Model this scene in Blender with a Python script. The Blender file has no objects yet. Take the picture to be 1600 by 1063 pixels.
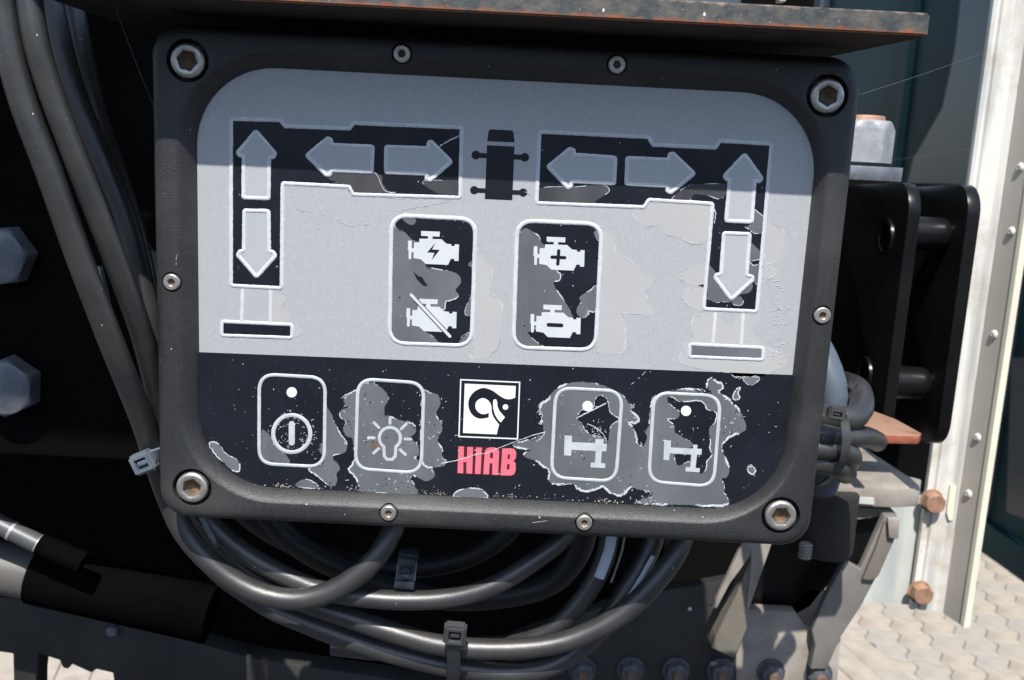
import bpy, bmesh, math, random
import numpy as np
from mathutils import Vector, Matrix, noise
from mathutils.geometry import tessellate_polygon
rnd = random.Random(7)
R = math.radians
sc = bpy.context.scene
# ------------------------------------------------------------------ camera
F_PX = 1500.0
ROT = np.array([[0.9987548187385797, 0.0006191270618146312, 0.04988415307638245],
                [0.04913350957142482, -0.18545242790116537, -0.9814241158758825],
                [0.008643511072552259, 0.9826530484699288, -0.18525192589847553]])
CAM = np.array([0.004207604566378437, -0.41813360712002595, 0.060688402300410615])
cam = bpy.data.cameras.new('camera'); cam_o = bpy.data.objects.new('camera', cam)
sc.collection.objects.link(cam_o); sc.camera = cam_o
cam.sensor_width = 36; cam.lens = F_PX / 1600 * 36
cam.clip_start = 0.01; cam.clip_end = 500
m = Matrix([[ROT[0][0], -ROT[1][0], -ROT[2][0], CAM[0]],
            [ROT[0][1], -ROT[1][1], -ROT[2][1], CAM[1]],
            [ROT[0][2], -ROT[1][2], -ROT[2][2], CAM[2]], [0, 0, 0, 1]])
cam_o.matrix_world = m
cam.dof.use_dof = True; cam.dof.focus_distance = 0.43; cam.dof.aperture_fstop = 20
# ------------------------------------------------------------------ light
SUN_EL, SUN_AZ = 55.3, 4.0          # sun in front of the panel, a little to its left
w = bpy.data.worlds.new('World'); sc.world = w; w.use_nodes = True
nt = w.node_tree; bg = nt.nodes['Background']; sky = nt.nodes.new('ShaderNodeTexSky')
sky.sky_type = 'NISHITA'; sky.sun_disc = False; sky.sun_elevation = R(SUN_EL); sky.sun_rotation = R(180 + SUN_AZ)
sky.air_density = 1.0; sky.dust_density = 0.8
nt.links.new(sky.outputs[0], bg.inputs[0]); bg.inputs[1].default_value = 0.15
sl = bpy.data.lights.new('sun', 'SUN'); sl.energy = 4.7; sl.angle = R(0.53); sl.color = (1, .955, .89)
so = bpy.data.objects.new('sun', sl); sc.collection.objects.link(so)
sd = Vector((-math.sin(R(SUN_AZ)) * math.cos(R(SUN_EL)), -math.cos(R(SUN_AZ)) * math.cos(R(SUN_EL)), math.sin(R(SUN_EL))))
so.rotation_euler = sd.to_track_quat('Z', 'Y').to_euler(); so.location = sd * 5
sc.view_settings.view_transform = 'Standard'; sc.view_settings.look = 'None'
sc.view_settings.exposure = 0.42; sc.view_settings.gamma = 1

# ------------------------------------------------------------------ geometry helpers
def ray(px, py):
    return ROT.T @ np.array([(px - 800) / F_PX, (py - 531.5) / F_PX, 1.0])
def P(px, py, y=0.0):
    d = ray(px, py); return Vector(CAM + (y - CAM[1]) / d[1] * d)
def PZ(px, py, z):
    d = ray(px, py); return Vector(CAM + (z - CAM[2]) / d[2] * d)
def PXX(px, py, x):
    d = ray(px, py); return Vector(CAM + (x - CAM[0]) / d[0] * d)
COL = sc.collection
def tag(o, label=None, cat=None, group=None, kind=None):
    if label: o['label'] = label
    if cat: o['category'] = cat
    if group: o['group'] = group
    if kind: o['kind'] = kind
    return o
def thing(name, loc, label, cat, group=None):
    o = bpy.data.objects.new(name, None); COL.objects.link(o); o.location = loc
    o.empty_display_size = .01
    return tag(o, label, cat, group)
def wloc(o):
    v = Vector(o.location)
    while o.parent: o = o.parent; v = v + Vector(o.location)
    return v
def link(name, me, mat, parent=None, loc=None, label=None):
    o = bpy.data.objects.new(name, me); COL.objects.link(o)
    if mat is not None and len(me.materials) == 0: me.materials.append(mat)
    if loc is not None: o.location = loc
    if parent is not None:
        o.parent = parent
        o.location = Vector(o.location) - wloc(parent)
    if label: o['label'] = label
    return o
def smooth(me, ang=35):
    me.polygons.foreach_set('use_smooth', [True] * len(me.polygons))
    me.set_sharp_from_angle(angle=R(ang))
def mesh(verts, faces, name='m', sm=None):
    me = bpy.data.meshes.new(name); me.from_pydata([tuple(v) for v in verts], [], faces); me.validate(); me.update()
    bm = bmesh.new(); bm.from_mesh(me); bmesh.ops.recalc_face_normals(bm, faces=bm.faces); bm.to_mesh(me); bm.free()
    if sm: smooth(me, sm)
    return me
def solid(poly, off, hollow=None):
    """poly: 3-D loop (coplanar), extruded by vector off. returns verts, faces"""
    loops = [poly] + (hollow or [])
    flat = [v for l in loops for v in l]; n = len(flat)
    tris = tessellate_polygon([[Vector(v) for v in l] for l in loops])
    V = [Vector(v) for v in flat] + [Vector(v) + off for v in flat]
    Fc = [tuple(t) for t in tris] + [tuple(i + n for i in reversed(t)) for t in tris]
    b = 0
    for l in loops:
        k = len(l)
        for i in range(k):
            j = (i + 1) % k; Fc.append((b + i, b + j, b + j + n, b + i + n))
        b += k
    return V, Fc
def merge(parts):
    V, Fc = [], []
    for v, f in parts:
        o = len(V); V += list(v); Fc += [tuple(i + o for i in q) for q in f]
    return V, Fc
def plate(name, poly, off, mat, parent=None, bev=0.0, hollow=None, label=None, seg=2):
    V, Fc = solid(poly, off, hollow); me = mesh(V, Fc, name)
    if bev:
        bm = bmesh.new(); bm.from_mesh(me)
        ed = [e for e in bm.edges if len(e.link_faces) == 2 and e.calc_face_angle() > R(35)]
        bmesh.ops.bevel(bm, geom=ed, offset=bev, segments=seg, affect='EDGES', profile=.5, clamp_overlap=True)
        bm.to_mesh(me); bm.free(); smooth(me, 40)
    return link(name, me, mat, parent, label=label)
def rbox(sx, sy, sz, bev, name='box', seg=2):
    bm = bmesh.new(); bmesh.ops.create_cube(bm, size=1)
    bmesh.ops.scale(bm, verts=bm.verts, vec=(sx, sy, sz))
    if bev: bmesh.ops.bevel(bm, geom=bm.edges[:], offset=bev, segments=seg, affect='EDGES', profile=.5)
    me = bpy.data.meshes.new(name); bm.to_mesh(me); bm.free(); smooth(me, 40); return me
def cr(pts, step, closed=False):
    """Catmull-Rom resample"""
    n = len(pts); out = []
    rng = range(n if closed else n - 1)
    for i in rng:
        p1, p2 = pts[i], pts[(i + 1) % n]
        p0 = pts[i - 1] if (closed or i > 0) else p1 * 2 - p2
        p3 = pts[(i + 2) % n] if (closed or i + 2 < n) else p2 * 2 - p1
        k = max(2, int((p2 - p1).length / step))
        for j in range(k):
            t = j / k
            out.append(.5 * ((2 * p1) + (p2 - p0) * t + (2 * p0 - 5 * p1 + 4 * p2 - p3) * t * t + (3 * p1 - p0 - 3 * p2 + p3) * t ** 3))
    if not closed: out.append(pts[-1])
    return out
def tube_geo(pts, r, ns=18, caps=True, rf=None):
    V, Fc = [], []; n = len(pts); up = None
    for i, p in enumerate(pts):
        t = (pts[min(i + 1, n - 1)] - pts[max(i - 1, 0)]).normalized()
        if up is None: up = t.orthogonal().normalized()
        up = (up - t * up.dot(t)).normalized(); s = t.cross(up)
        rr = r * (rf(i / (n - 1)) if rf else 1)
        for k in range(ns):
            a = 2 * math.pi * k / ns; V.append(p + (up * math.cos(a) + s * math.sin(a)) * rr)
    for i in range(n - 1):
        for k in range(ns):
            a, b = i * ns + k, i * ns + (k + 1) % ns; Fc.append((a, b, b + ns, a + ns))
    if caps: Fc.append(tuple(range(ns))); Fc.append(tuple(range((n - 1) * ns, n * ns)))
    return V, Fc
def tube(name, pts, r, mat, parent=None, step=.006, ns=20, label=None, closed=False, rf=None):
    q = cr([Vector(p) for p in pts], step)
    V, Fc = tube_geo(q, r, ns, rf=rf); return link(name, mesh(V, Fc, name, 50), mat, parent, label=label)
def lathe(prof, ns=32, axis='Y'):
    """prof: (radius, h) ; axis y"""
    V, Fc = [], []
    for r, h in prof:
        for k in range(ns):
            a = 2 * math.pi * k / ns; c, s = r * math.cos(a), r * math.sin(a)
            V.append(Vector((c, h, s)) if axis == 'Y' else Vector((c, s, h)))
    n = len(prof)
    for i in range(n - 1):
        for k in range(ns):
            a, b = i * ns + k, i * ns + (k + 1) % ns; Fc.append((a, b, b + ns, a + ns))
    Fc.append(tuple(range(ns))); Fc.append(tuple(range((n - 1) * ns, n * ns)))
    return V, Fc

# ------------------------------------------------------------------ materials
def mat(name, c1, c2=None, scale=60, rough=.5, rvar=.0, metal=0, bump=0, bscale=900, contrast=(.35, .65),
        speck=None, spec=.5, coat=0, detail=6, stretch=None, streak=None, rust=None):
    mt = bpy.data.materials.new(name); mt.use_nodes = True; t = mt.node_tree; N = t.nodes; L = t.links
    b = N['Principled BSDF']; b.inputs['Roughness'].default_value = rough; b.inputs['Metallic'].default_value = metal
    b.inputs['Specular IOR Level'].default_value = spec; b.inputs['Coat Weight'].default_value = coat
    b.inputs['Coat Roughness'].default_value = .15
    co = N.new('ShaderNodeTexCoord').outputs['Object']
    def mapped(v):
        mp = N.new('ShaderNodeMapping'); mp.inputs['Scale'].default_value = v; L.new(co, mp.inputs[0]); return mp.outputs[0]
    def nz(sc_, det=6, vec=None, rg=.55):
        n = N.new('ShaderNodeTexNoise'); n.inputs['Scale'].default_value = sc_; n.inputs['Detail'].default_value = det
        n.inputs['Roughness'].default_value = rg; L.new(vec or co, n.inputs['Vector']); return n.outputs['Fac']
    def ramp(f, a, bb):
        r_ = N.new('ShaderNodeMapRange'); r_.inputs[1].default_value = a; r_.inputs[2].default_value = bb; L.new(f, r_.inputs[0]); return r_.outputs[0]
    def mix(f, a, bb):
        x = N.new('ShaderNodeMix'); x.data_type = 'RGBA'; L.new(f, x.inputs[0])
        for s_, v in ((6, a), (7, bb)):
            if hasattr(v, 'links'): L.new(v, x.inputs[s_])
            else: x.inputs[s_].default_value = (*v, 1)
        return x.outputs[2]
    c2 = c2 or tuple(x * .85 for x in c1)
    f = ramp(nz(scale, detail, mapped(stretch) if stretch else None), *contrast)
    colr = mix(f, c1, c2)
    if streak:   # (colour, scale vec, lo, hi)
        colr = mix(ramp(nz(1, 4, mapped(streak[1])), streak[2], streak[3]), colr, streak[0])
    if rust:     # (c_rust, noise scale, lo, hi)
        fr = ramp(nz(rust[1], 8, None, .7), rust[2], rust[3])
        colr = mix(fr, colr, mix(nz(rust[1] * 5), rust[0], tuple(x * .45 for x in rust[0])))
    if speck:    # (colour, scale, radius, keep fraction)
        for k in range(2):
            vo = N.new('ShaderNodeTexVoronoi'); vo.inputs['Scale'].default_value = speck[1] * (1 + 1.7 * k)
            mp = N.new('ShaderNodeMapping'); mp.inputs['Scale'].default_value = (1, 1, 1) if k else (1, 1, .6); mp.inputs['Location'].default_value = (k * 3.3, 0, 0)
            L.new(co, mp.inputs[0]); L.new(mp.outputs[0], vo.inputs['Vector'])
            lt = N.new('ShaderNodeMath'); lt.operation = 'LESS_THAN'; lt.inputs[1].default_value = speck[2]; L.new(vo.outputs['Distance'], lt.inputs[0])
            sp = N.new('ShaderNodeSeparateColor'); L.new(vo.outputs['Color'], sp.inputs[0])
            g = N.new('ShaderNodeMath'); g.operation = 'LESS_THAN'; g.inputs[1].default_value = speck[3]; L.new(sp.outputs[0], g.inputs[0])
            mu = N.new('ShaderNodeMath'); mu.operation = 'MULTIPLY'; L.new(lt.outputs[0], mu.inputs[0]); L.new(g.outputs[0], mu.inputs[1])
            colr = mix(mu.outputs[0], colr, speck[0])
    L.new(colr, b.inputs['Base Color'])
    if rvar:
        rr = N.new('ShaderNodeMapRange'); rr.inputs[3].default_value = max(.02, rough - rvar); rr.inputs[4].default_value = min(1, rough + rvar)
        L.new(nz(scale * .7), rr.inputs[0]); L.new(rr.outputs[0], b.inputs['Roughness'])
    if bump:
        bp = N.new('ShaderNodeBump'); bp.inputs['Strength'].default_value = bump; bp.inputs['Distance'].default_value = .0004
        L.new(nz(bscale, 3), bp.inputs['Height']); L.new(bp.outputs[0], b.inputs['Normal'])
    return mt
DUST = (.55, .53, .50)
M = dict(
 housing=mat('housing_plastic', (.019, .020, .021), (.026, .026, .027), 400, .45, .06, bump=.6, bscale=1800, speck=(DUST, 230, .06, .17), spec=.62, streak=((.062, .060, .057), (14, 14, 14), .52, .80)),
 face=mat('panel_grey', (.395, .405, .42), (.45, .46, .475), 900, .46, .06, metal=.15, contrast=(.3,.7), bump=.12, bscale=1800, speck=((.30, .31, .33), 330, .05, .05), spec=.35),
 arrow=mat('arrow_silver', (.43, .445, .465), (.465, .478, .50), 900, .42, .06, metal=.15, contrast=(.3,.7), bump=.1, bscale=1800, spec=.5),
 fedge=mat('film_edge_grey', (.33, .34, .35), (.50, .51, .52), 600, .4),  # mid grey lines along the film edges
 film=mat('worn_grey_film', (.432, .432, .424), (.408, .411, .411), 30, .34, .06, bump=.05, bscale=900, spec=.4),
 ridge=mat('worn_ridge', (.60, .62, .645), (.52, .54, .57), 220, .5, bump=.5, bscale=1400),
 ridge_lo=mat('worn_low_ridge', (.60, .615, .63), (.53, .545, .565), 220, .5, bump=.4, bscale=1400),
 black=mat('black_print', (.008, .010, .015), (.012, .014, .021), 60, .32, .08, speck=((.42, .44, .48), 300, .07, .22), spec=.5, bump=.05, bscale=700),
 bare=mat('black_print_icon', (.007, .009, .014), (.010, .012, .018), 60, .35),
 patch=mat('peeled_film', (.078, .084, .095), (.160, .168, .180), 45, .40, .1, speck=((.03, .03, .04), 260, .10, .10), contrast=(.2, .8), stretch=(1, 1, .5), spec=.5, bump=.06, bscale=700),
 patch_d=mat('peeled_film_dark', (.030, .032, .037), (.065, .067, .073), 70, .5, .1, contrast=(.3, .7), stretch=(1, 1, .25)),
 tear=mat('torn_film_edge', (.66, .68, .70), (.40, .41, .43), 700, .35),
 crumb=mat('dirt_crumbs', (.42, .41, .38), (.22, .21, .20), 500, .8),
 icon=mat('white_print', (.60, .62, .63), (.54, .57, .59), 120, .45, speck=((.45, .47, .5), 300, .06, .08)),
 white=mat('clean_white_print', (.80, .81, .81), (.75, .76, .77), 120, .45),
 line=mat('white_outline_print', (.52, .55, .56), (.44, .47, .49), 200, .45, bump=.15),
 red=mat('faded_red_print', (.80, .17, .22), (.72, .145, .19), 90, .45, speck=((.95, .5, .55), 300, .08, .2)),
 maroon=mat('dark_red_print', (.075, .010, .022), (.055, .010, .018), 90, .5),
 steel=mat('zinc_bolt', (.60, .575, .53), (.45, .42, .38), 300, .42, .12, metal=.85, bump=.35, bscale=1500),
 dsteel=mat('socket_grime', (.20, .13, .075), (.085, .06, .04), 400, .7, metal=.3, bump=.6, bscale=1500),
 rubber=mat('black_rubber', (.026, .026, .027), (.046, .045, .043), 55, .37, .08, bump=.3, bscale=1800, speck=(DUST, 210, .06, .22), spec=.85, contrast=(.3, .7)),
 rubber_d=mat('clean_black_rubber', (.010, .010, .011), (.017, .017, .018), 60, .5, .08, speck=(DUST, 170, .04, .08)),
 nylon=mat('nylon_tie', (.045, .048, .052), (.065, .066, .068), 80, .38, bump=.1),
 nylon_p=mat('pale_nylon_tie', (.15, .175, .205), (.10, .12, .145), 80, .4, bump=.1),
 clipm=mat('clip_steel', (.14, .17, .21), (.04, .05, .06), 120, .25, metal=.8),
 blackpaint=mat('black_gloss_paint', (.004, .004, .005), (.008, .008, .008), 18, .32, .08, spec=.32, bump=.1, bscale=300),
 blacksoot=mat('black_matt_paint', (.003, .003, .003), (.006, .005, .005), 12, .9, spec=.06, bump=.2, bscale=200),
 greypaint=mat('dark_grey_cast', (.020, .020, .020), (.034, .032, .029), 25, .6, bump=.3, bscale=400),
 galv=mat('galvanised', (.43, .44, .45), (.32, .33, .35), 140, .45, .12, metal=.35, bump=.25, bscale=500),
 galvb=mat('galvanised_bolt', (.20, .222, .255), (.12, .135, .158), 90, .5, .1, metal=.35, bump=.4, bscale=500, rust=((.20, .12, .07), 60, .58, .72)),
 beige=mat('dusty_primer', (.36, .325, .28), (.24, .215, .185), 45, .6, bump=.2, bscale=300, rust=((.24, .13, .07), 22, .66, .78)),
 olive=mat('dark_olive', (.20, .18, .145), (.15, .135, .11), 40, .6, bump=.2, bscale=300),  # olive tone, also used for painted shade on the struts
 strut=mat('grey_primer', (.20, .19, .175), (.155, .145, .135), 35, .5, bump=.2, bscale=300),
 rust=mat('rusty_steel', (.32, .095, .05), (.22, .065, .035), 160, .8, bump=.7, bscale=700),
 studm=mat('grimy_stud', (.17, .11, .08), (.10, .07, .055), 200, .7, bump=.5, bscale=900),
 dgalv=mat('grimy_nut', (.13, .14, .155), (.07, .075, .085), 120, .5, .1, metal=.3, bump=.3, bscale=700),
 rusttop=mat('rusty_primer', (.34, .19, .125), (.25, .155, .10), 60, .7, bump=.4, bscale=500, rust=((.30, .10, .05), 60, .55, .68)),
 rustbolt=mat('rusty_bolt', (.42, .25, .17), (.27, .15, .10), 130, .6, metal=.2, bump=.4, bscale=600),
 alu=mat('white_aluminium', (.74, .72, .66), (.68, .665, .63), 8, .42, .1, streak=((.46, .47, .46), (70, 70, 5.0), .44, .66), rust=((.52, .44, .28), 8, .55, .74)),
 alus=mat('aluminium_strip', (.54, .51, .46), (.47, .45, .41), 12, .5, .1, streak=((.40, .38, .36), (60, 60, 3), .5, .75)),  # greyer side flange, shade of the turned face put into its colour
 cream=mat('cream_edge', (.78, .76, .60), (.70, .68, .55), 20, .5),
 whitepl=mat('dirty_white_panel', (.62, .63, .58), (.47, .49, .46), 9, .5, streak=((.33, .37, .37), (30, 30, 4), .52, .74)),
 green=mat('dark_green_paint', (.009, .029, .032), (.004, .012, .016), 1.1, .3, .05, spec=.05, contrast=(.35, .65)),
 navy=mat('dark_navy_paint', (.006, .009, .018), (.010, .014, .022), 2, .3),
 chrome=mat('dull_pipe', (.12, .125, .13), (.09, .095, .10), 30, .42, .06, metal=.3),
 greycyl=mat('grey_cylinder_paint', (.105, .10, .093), (.085, .081, .075), 20, .5, bump=.1),
 label=mat('cable_label', (.50, .56, .64), (.45, .50, .57), 90, .4),
 conduit=mat('blue_grey_conduit', (.105, .125, .16), (.08, .10, .13), 60, .45),
 paver=mat('concrete_paver', (.42, .37, .305), (.345, .30, .245), 14, .9, streak=((.25, .22, .175), (3.5, 3.5, 3.5), .54, .72), bump=.4, bscale=200, speck=((.30, .27, .24), 90, .12, .3)),
 paver2=mat('concrete_paver_grey', (.38, .35, .30), (.32, .295, .255), 14, .9, bump=.4, bscale=200, speck=((.30, .27, .24), 90, .12, .3)),
 sand=mat('joint_sand', (.17, .155, .125), (.105, .125, .06), 4.5, .95, contrast=(.46, .60)),
 asphalt=mat('asphalt', (.032, .033, .035), (.045, .045, .046), 30, .9),
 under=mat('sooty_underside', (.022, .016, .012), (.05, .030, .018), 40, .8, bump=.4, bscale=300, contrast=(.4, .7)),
 cap=mat('shade_black_cap', (.0022, .0022, .0022), (.004, .004, .004), 12, 1., spec=.0),  # near-zero black stands in for shade on the cap and pipe end
 web=mat('spider_silk', (.16, .18, .18), None, 10, .4),
)
# ------------------------------------------------------------------ ground and pavers
GZ = -1.50
def sheet(name, x0, x1, y0, y1, z, m_):
    me = mesh([(x0, y0, z), (x1, y0, z), (x1, y1, z), (x0, y1, z)], [(0, 1, 2, 3)], name)
    return link(name, me, m_)
ground = tag(sheet('ground', -60, 60, -60, 60, GZ - .016, M['asphalt']), kind='structure')
ground['label'] = 'dark asphalt yard'
pavement = tag(sheet('pavement', -4, 7, 1.2, 9, GZ - .009, M['sand']), kind='structure')
pavement['label'] = 'pale interlocking paved area with mossy joints'
def paver_mesh(L_, W_, amp, amp2, var):
    n = 10; g = .0015; pl = []
    def pt(sx, sy, t):   # walk round the four wavy sides
        return Vector((sx, sy, 0))
    for k in range(n): t = k / n; pl.append(Vector((-L_ / 2 + L_ * t, W_ / 2 + amp * math.sin(2 * math.pi * t), 0)))
    for k in range(n): t = k / n; pl.append(Vector((L_ / 2 + amp2 * math.sin(2 * math.pi * t), W_ / 2 - W_ * t, 0)))
    for k in range(n): t = k / n; pl.append(Vector((L_ / 2 - L_ * t, -W_ / 2 + amp * math.sin(2 * math.pi * (1 - t)), 0)))
    for k in range(n): t = k / n; pl.append(Vector((-L_ / 2 + amp2 * math.sin(2 * math.pi * (1 - t)), -W_ / 2 + W_ * t, 0)))
    nn = []
    for k in range(len(pl)):
        t = (pl[(k + 1) % len(pl)] - pl[k - 1]).normalized(); nn.append(Vector((t.y, -t.x, 0)))
    q = [p + v * g for p, v in zip(pl, nn)]; top = [p + v * (g + .0022) + Vector((0, 0, .0014)) for p, v in zip(pl, nn)]
    V = [v + Vector((0, 0, -.03)) for v in q] + q + top; k = len(pl); Fc = []
    for s_ in range(2):
        for i in range(k):
            j = (i + 1) % k; Fc.append((s_ * k + i, s_ * k + j, s_ * k + j + k, s_ * k + i + k))
    tr = tessellate_polygon([top]); Fc += [tuple(i + 2 * k for i in t) for t in tr]
    me = mesh(V, Fc, 'paver'); me.materials.append(M[var]); return me
CS = .108
pm = [paver_mesh(CS, CS, .0105, .006, v) for v in ('paver', 'paver2')]
rm = [paver_mesh(.2, .1, 0, 0, v) for v in ('paver', 'paver2')]
def project(v):
    c = ROT @ (np.array(v) - CAM)
    return (800 + F_PX * c[0] / c[2], 531.5 + F_PX * c[1] / c[2]) if c[2] > 0 else (-9999, -9999)
o0 = PZ(1463, 1014.5, GZ); AU, AV = R(-97.5), R(-11); uu = Vector((math.cos(AU), math.sin(AU), 0)); vv_ = Vector((-uu.y, uu.x, 0))
b0 = PZ(1327.5, 977.8, GZ); bu = Vector((math.cos(R(-77.5)), math.sin(R(-77.5)), 0)); bv = Vector((bu.y, -bu.x, 0))  # bv points left
cand = []
for i in range(-70, 70):
    for j in range(-70, 70):
        c = o0 + uu * ((i + .5) * CS) + vv_ * ((j + .5) * CS)
        if (c - b0).dot(bv) < .05: cand.append((c, False))
        c = b0 + bu * ((i + (.5 if j % 2 else 0)) * .2) + bv * (j * .1 + .05)
        if j >= 0: cand.append((c + Vector((0, 0, .0022)), True))
cc = []
for c, rect in cand:
    px, py = project(c)
    if -150 < px < 1750 and 760 < py < 1250 and c.y < 7:
        hid = 0 if px > 1120 or px < 200 else 9
        cc.append((c.y + hid + (4 if px < 200 else 0), c, rect))
cc.sort(key=lambda q: q[0]); rest = []
for n_, (key, c, rect) in enumerate(cc):
    vi = 0 if rnd.random() < .6 else 1; c = c + Vector((0, 0, rnd.uniform(-.0012, .0012)))
    rz = (R(-77.5) if rect else AU) + rnd.uniform(-.01, .01); me = (rm if rect else pm)[vi]
    if n_ < 290:
        o = link('paver', me, None, pavement, c); o.rotation_euler.z = rz
    elif key < 9:
        mt_ = Matrix.Translation(c) @ Matrix.Rotation(rz, 4, 'Z'); rest.append(([mt_ @ v.co for v in me.vertices], [tuple(p.vertices) for p in me.polygons]))
if rest:
    V, Fc = merge(rest); o = link('far_pavers', mesh(V, Fc, 'far_pavers'), M['paver'], pavement, Vector((0, 0, 0))); o['kind'] = 'stuff'
hall = thing('sky_blocker_hall', (0, -9, GZ), 'unseen dark hall added behind the camera to block low sky light', 'sky blocker')  # unseen hall added to keep low sky light off the panel
plate('blocker_wall', [Vector((-14, -9, GZ)), Vector((14, -9, GZ)), Vector((14, -9, GZ + 3.2)), Vector((-14, -9, GZ + 3.2))], Vector((0, -6, 0)), M['greypaint'], hall)
for k in range(5):
    x_ = -11.5 + 5 * k
    plate('blocker_gate', [Vector((x_, -8.98, GZ + .02)), Vector((x_ + 3.6, -8.98, GZ + .02)), Vector((x_ + 3.6, -8.98, GZ + 2.8)), Vector((x_, -8.98, GZ + 2.8))], Vector((0, .05, 0)), M['navy'], hall)
# ------------------------------------------------------------------ green container in the yard
a, b = PZ(1530, 853, GZ), PZ(1600, 902, GZ); dirw = (b - a).normalized(); nrm = Vector((dirw.y, -dirw.x, 0))
if nrm.y > 0: nrm = -nrm
cont = thing('container', a + Vector((0, 0, 0)), 'dark green steel container standing in the yard behind the white post', 'container')
A0 = a - dirw * 5.0; B0 = b + dirw * 1.6
plate('side_wall', [A0 + Vector((0, 0, .06)), B0 + Vector((0, 0, .06)), B0 + Vector((0, 0, 3.2)), A0 + Vector((0, 0, 3.2))], -nrm * .05, M['green'], cont)
for k in range(6):
    c = A0 + dirw * (.35 + 1.15 * k)
    q = [c, c + dirw * .09, c + dirw * .075 + nrm * .03, c + dirw * .015 + nrm * .03]
    plate('rib', [v + Vector((0, 0, .14)) + nrm * .001 for v in q], Vector((0, 0, 2.9)), M['green'] if k % 2 else M['navy'], cont)
def on_cont(px, py):
    d = Vector(ray(px, py)); c_ = Vector(CAM); k = (a - c_).dot(nrm) / d.dot(nrm); return c_ + d * k + nrm * .034
plate('dark_panel', [on_cont(*q) for q in [(1518, -25), (1575, -25), (1575, 330), (1420, 330), (1440, 250), (1486, 170), (1506, 80)]], nrm * .01, M['navy'], cont)  # dark navy shapes on the container side
plate('dark_panel', [on_cont(*q) for q in [(1596, 560), (1640, 560), (1640, 820), (1588, 800)]], nrm * .01, M['navy'], cont)
plate('bottom_rail', [A0 + nrm * .0 + Vector((0, 0, 0)), B0, B0 + Vector((0, 0, .13)), A0 + Vector((0, 0, .13))], nrm * .035, M['green'], cont)

# ------------------------------------------------------------------ white post on the right
PY = .50
post = thing('post', P(1470, 955, PY), 'tall white aluminium corner post with rivets right of the control panel', 'post')
zb = P(1470, 955, PY).z
def yz_for(px, py, z): return PZ(px, py, z)
e1 = yz_for(1470, 957, zb); e2 = yz_for(1503, 978, zb); e0 = yz_for(1424, 946, zb); e0.y = PY; e1.y = PY
TOP = Vector((0, 0, 1.5))
xl, xr = P(1424, 946, PY).x, P(1470, 957, PY).x
e0 = Vector((xl, PY, zb)); e1 = Vector((xr, PY, zb))
# front flange with a rolled groove: profile in plan, extruded up
prof = [e0, e0 + Vector((.004, 0, 0)), e0 + Vector((.0055, .003, 0)), e0 + Vector((.0075, .003, 0)), e0 + Vector((.009, 0, 0)),
        e1 + Vector((-.006, 0, 0)), e1 + Vector((0, -.004, 0)), e1 + Vector((0, .006, 0)), e0 + Vector((0, .006, 0))]
plate('front_flange', prof, TOP, M['alu'], post)
d2 = (e2 - e1); d2.z = 0; n2 = Vector((d2.y, -d2.x, 0)).normalized()
if n2.x < 0: n2 = -n2
s0 = e1 + Vector((.0002, -.0042, 0)); s1 = e2
plate('side_flange', [s0, s1, s1 + n2 * .004, s0 + n2 * .004], TOP, M['alus'], post)
plate('edge_trim', [s1 - d2.normalized() * .001 - n2 * .0012, s1 + d2.normalized() * .004 - n2 * .0012, s1 + d2.normalized() * .004 + n2 * .006, s1 - d2.normalized() * .001 + n2 * .006], TOP, M['cream'], post)
# rivets on the side flange
def on_flange(px, py):
    d = Vector(ray(px, py)); c = Vector(CAM); k = (s0 - c).dot(n2) / d.dot(n2); return c + d * k
V, Fc = lathe([(.0001, -.0016), (.0014, -.0015), (.0016, -.0022), (.0032, -.0016), (.0042, -.0006), (.0044, .0005)], 20)
rv = mesh(V, Fc, 'rivet', 50); rv.materials.append(M['alu'])
for q in [(1580, 362), (1553, 523), (1527, 684), (1513, 772), (1594, 262)]:
    o = link('rivet', rv, None, post, on_flange(*q)); o.rotation_euler.z = math.atan2(-n2.x * -1, -n2.y * -1 * 1) if False else math.atan2(-(-n2.x), -n2.y) + math.pi
    # local -Y must point along -n2
    o.rotation_euler.z = math.atan2(n2.y, n2.x) - math.pi / 2
def hexpts(r, ph=0): return [(r * math.cos(math.pi / 3 * k + ph), r * math.sin(math.pi / 3 * k + ph)) for k in range(6)]
def hexhead(r, h, axis, ph=0, cham=.12):
    rings = []
    for rr, hh in ((r, 0), (r, h * .84), (r * (1 - cham), h)):
        rings.append([(x, y, hh) for x, y in hexpts(rr, ph)])
    # chamfer circle to make it read as a bolt: 12-gon top
    V, Fc = [], []
    n = 36
    def hr(a, rin):
        a = (a - ph) % (math.pi / 3) - math.pi / 6; return rin / math.cos(a)
    ap = r * math.cos(math.pi / 6)
    for (lim, hh) in ((1e9, 0), (1e9, h * .78), (ap * 1.08, h * .88), (ap * 1.0, h * .96), (ap * .93, h), (ap * .0001, h)):
        for k in range(n):
            a = 2 * math.pi * k / n; rr = min(hr(a, ap), lim); x, y = rr * math.cos(a), rr * math.sin(a)
            V.append((x, -hh, y) if axis == 'Y' else (x, y, hh))
    for i in range(5):
        for k in range(n):
            a, b = i * n + k, i * n + (k + 1) % n; Fc.append((a, b, b + n, a + n))
    Fc.append(tuple(range(n)))
    return V, Fc
V, Fc = hexhead(.0108, .010, 'Y', R(20)); pb = mesh(V, Fc, 'bolt', 30); pb.materials.append(M['rustbolt'])
V, Fc = lathe([(.0118, 0), (.0118, -.0012), (.004, -.0016)], 28); pw = mesh(V, Fc, 'washer', 30); pw.materials.append(M['rustbolt'])
for q in [(1455, 782), (1436, 924)]:
    c = P(*q, PY); o = link('bolt', pb, None, post, c + Vector((0, -.002, 0))); link('washer', pw, None, o, c)
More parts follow.
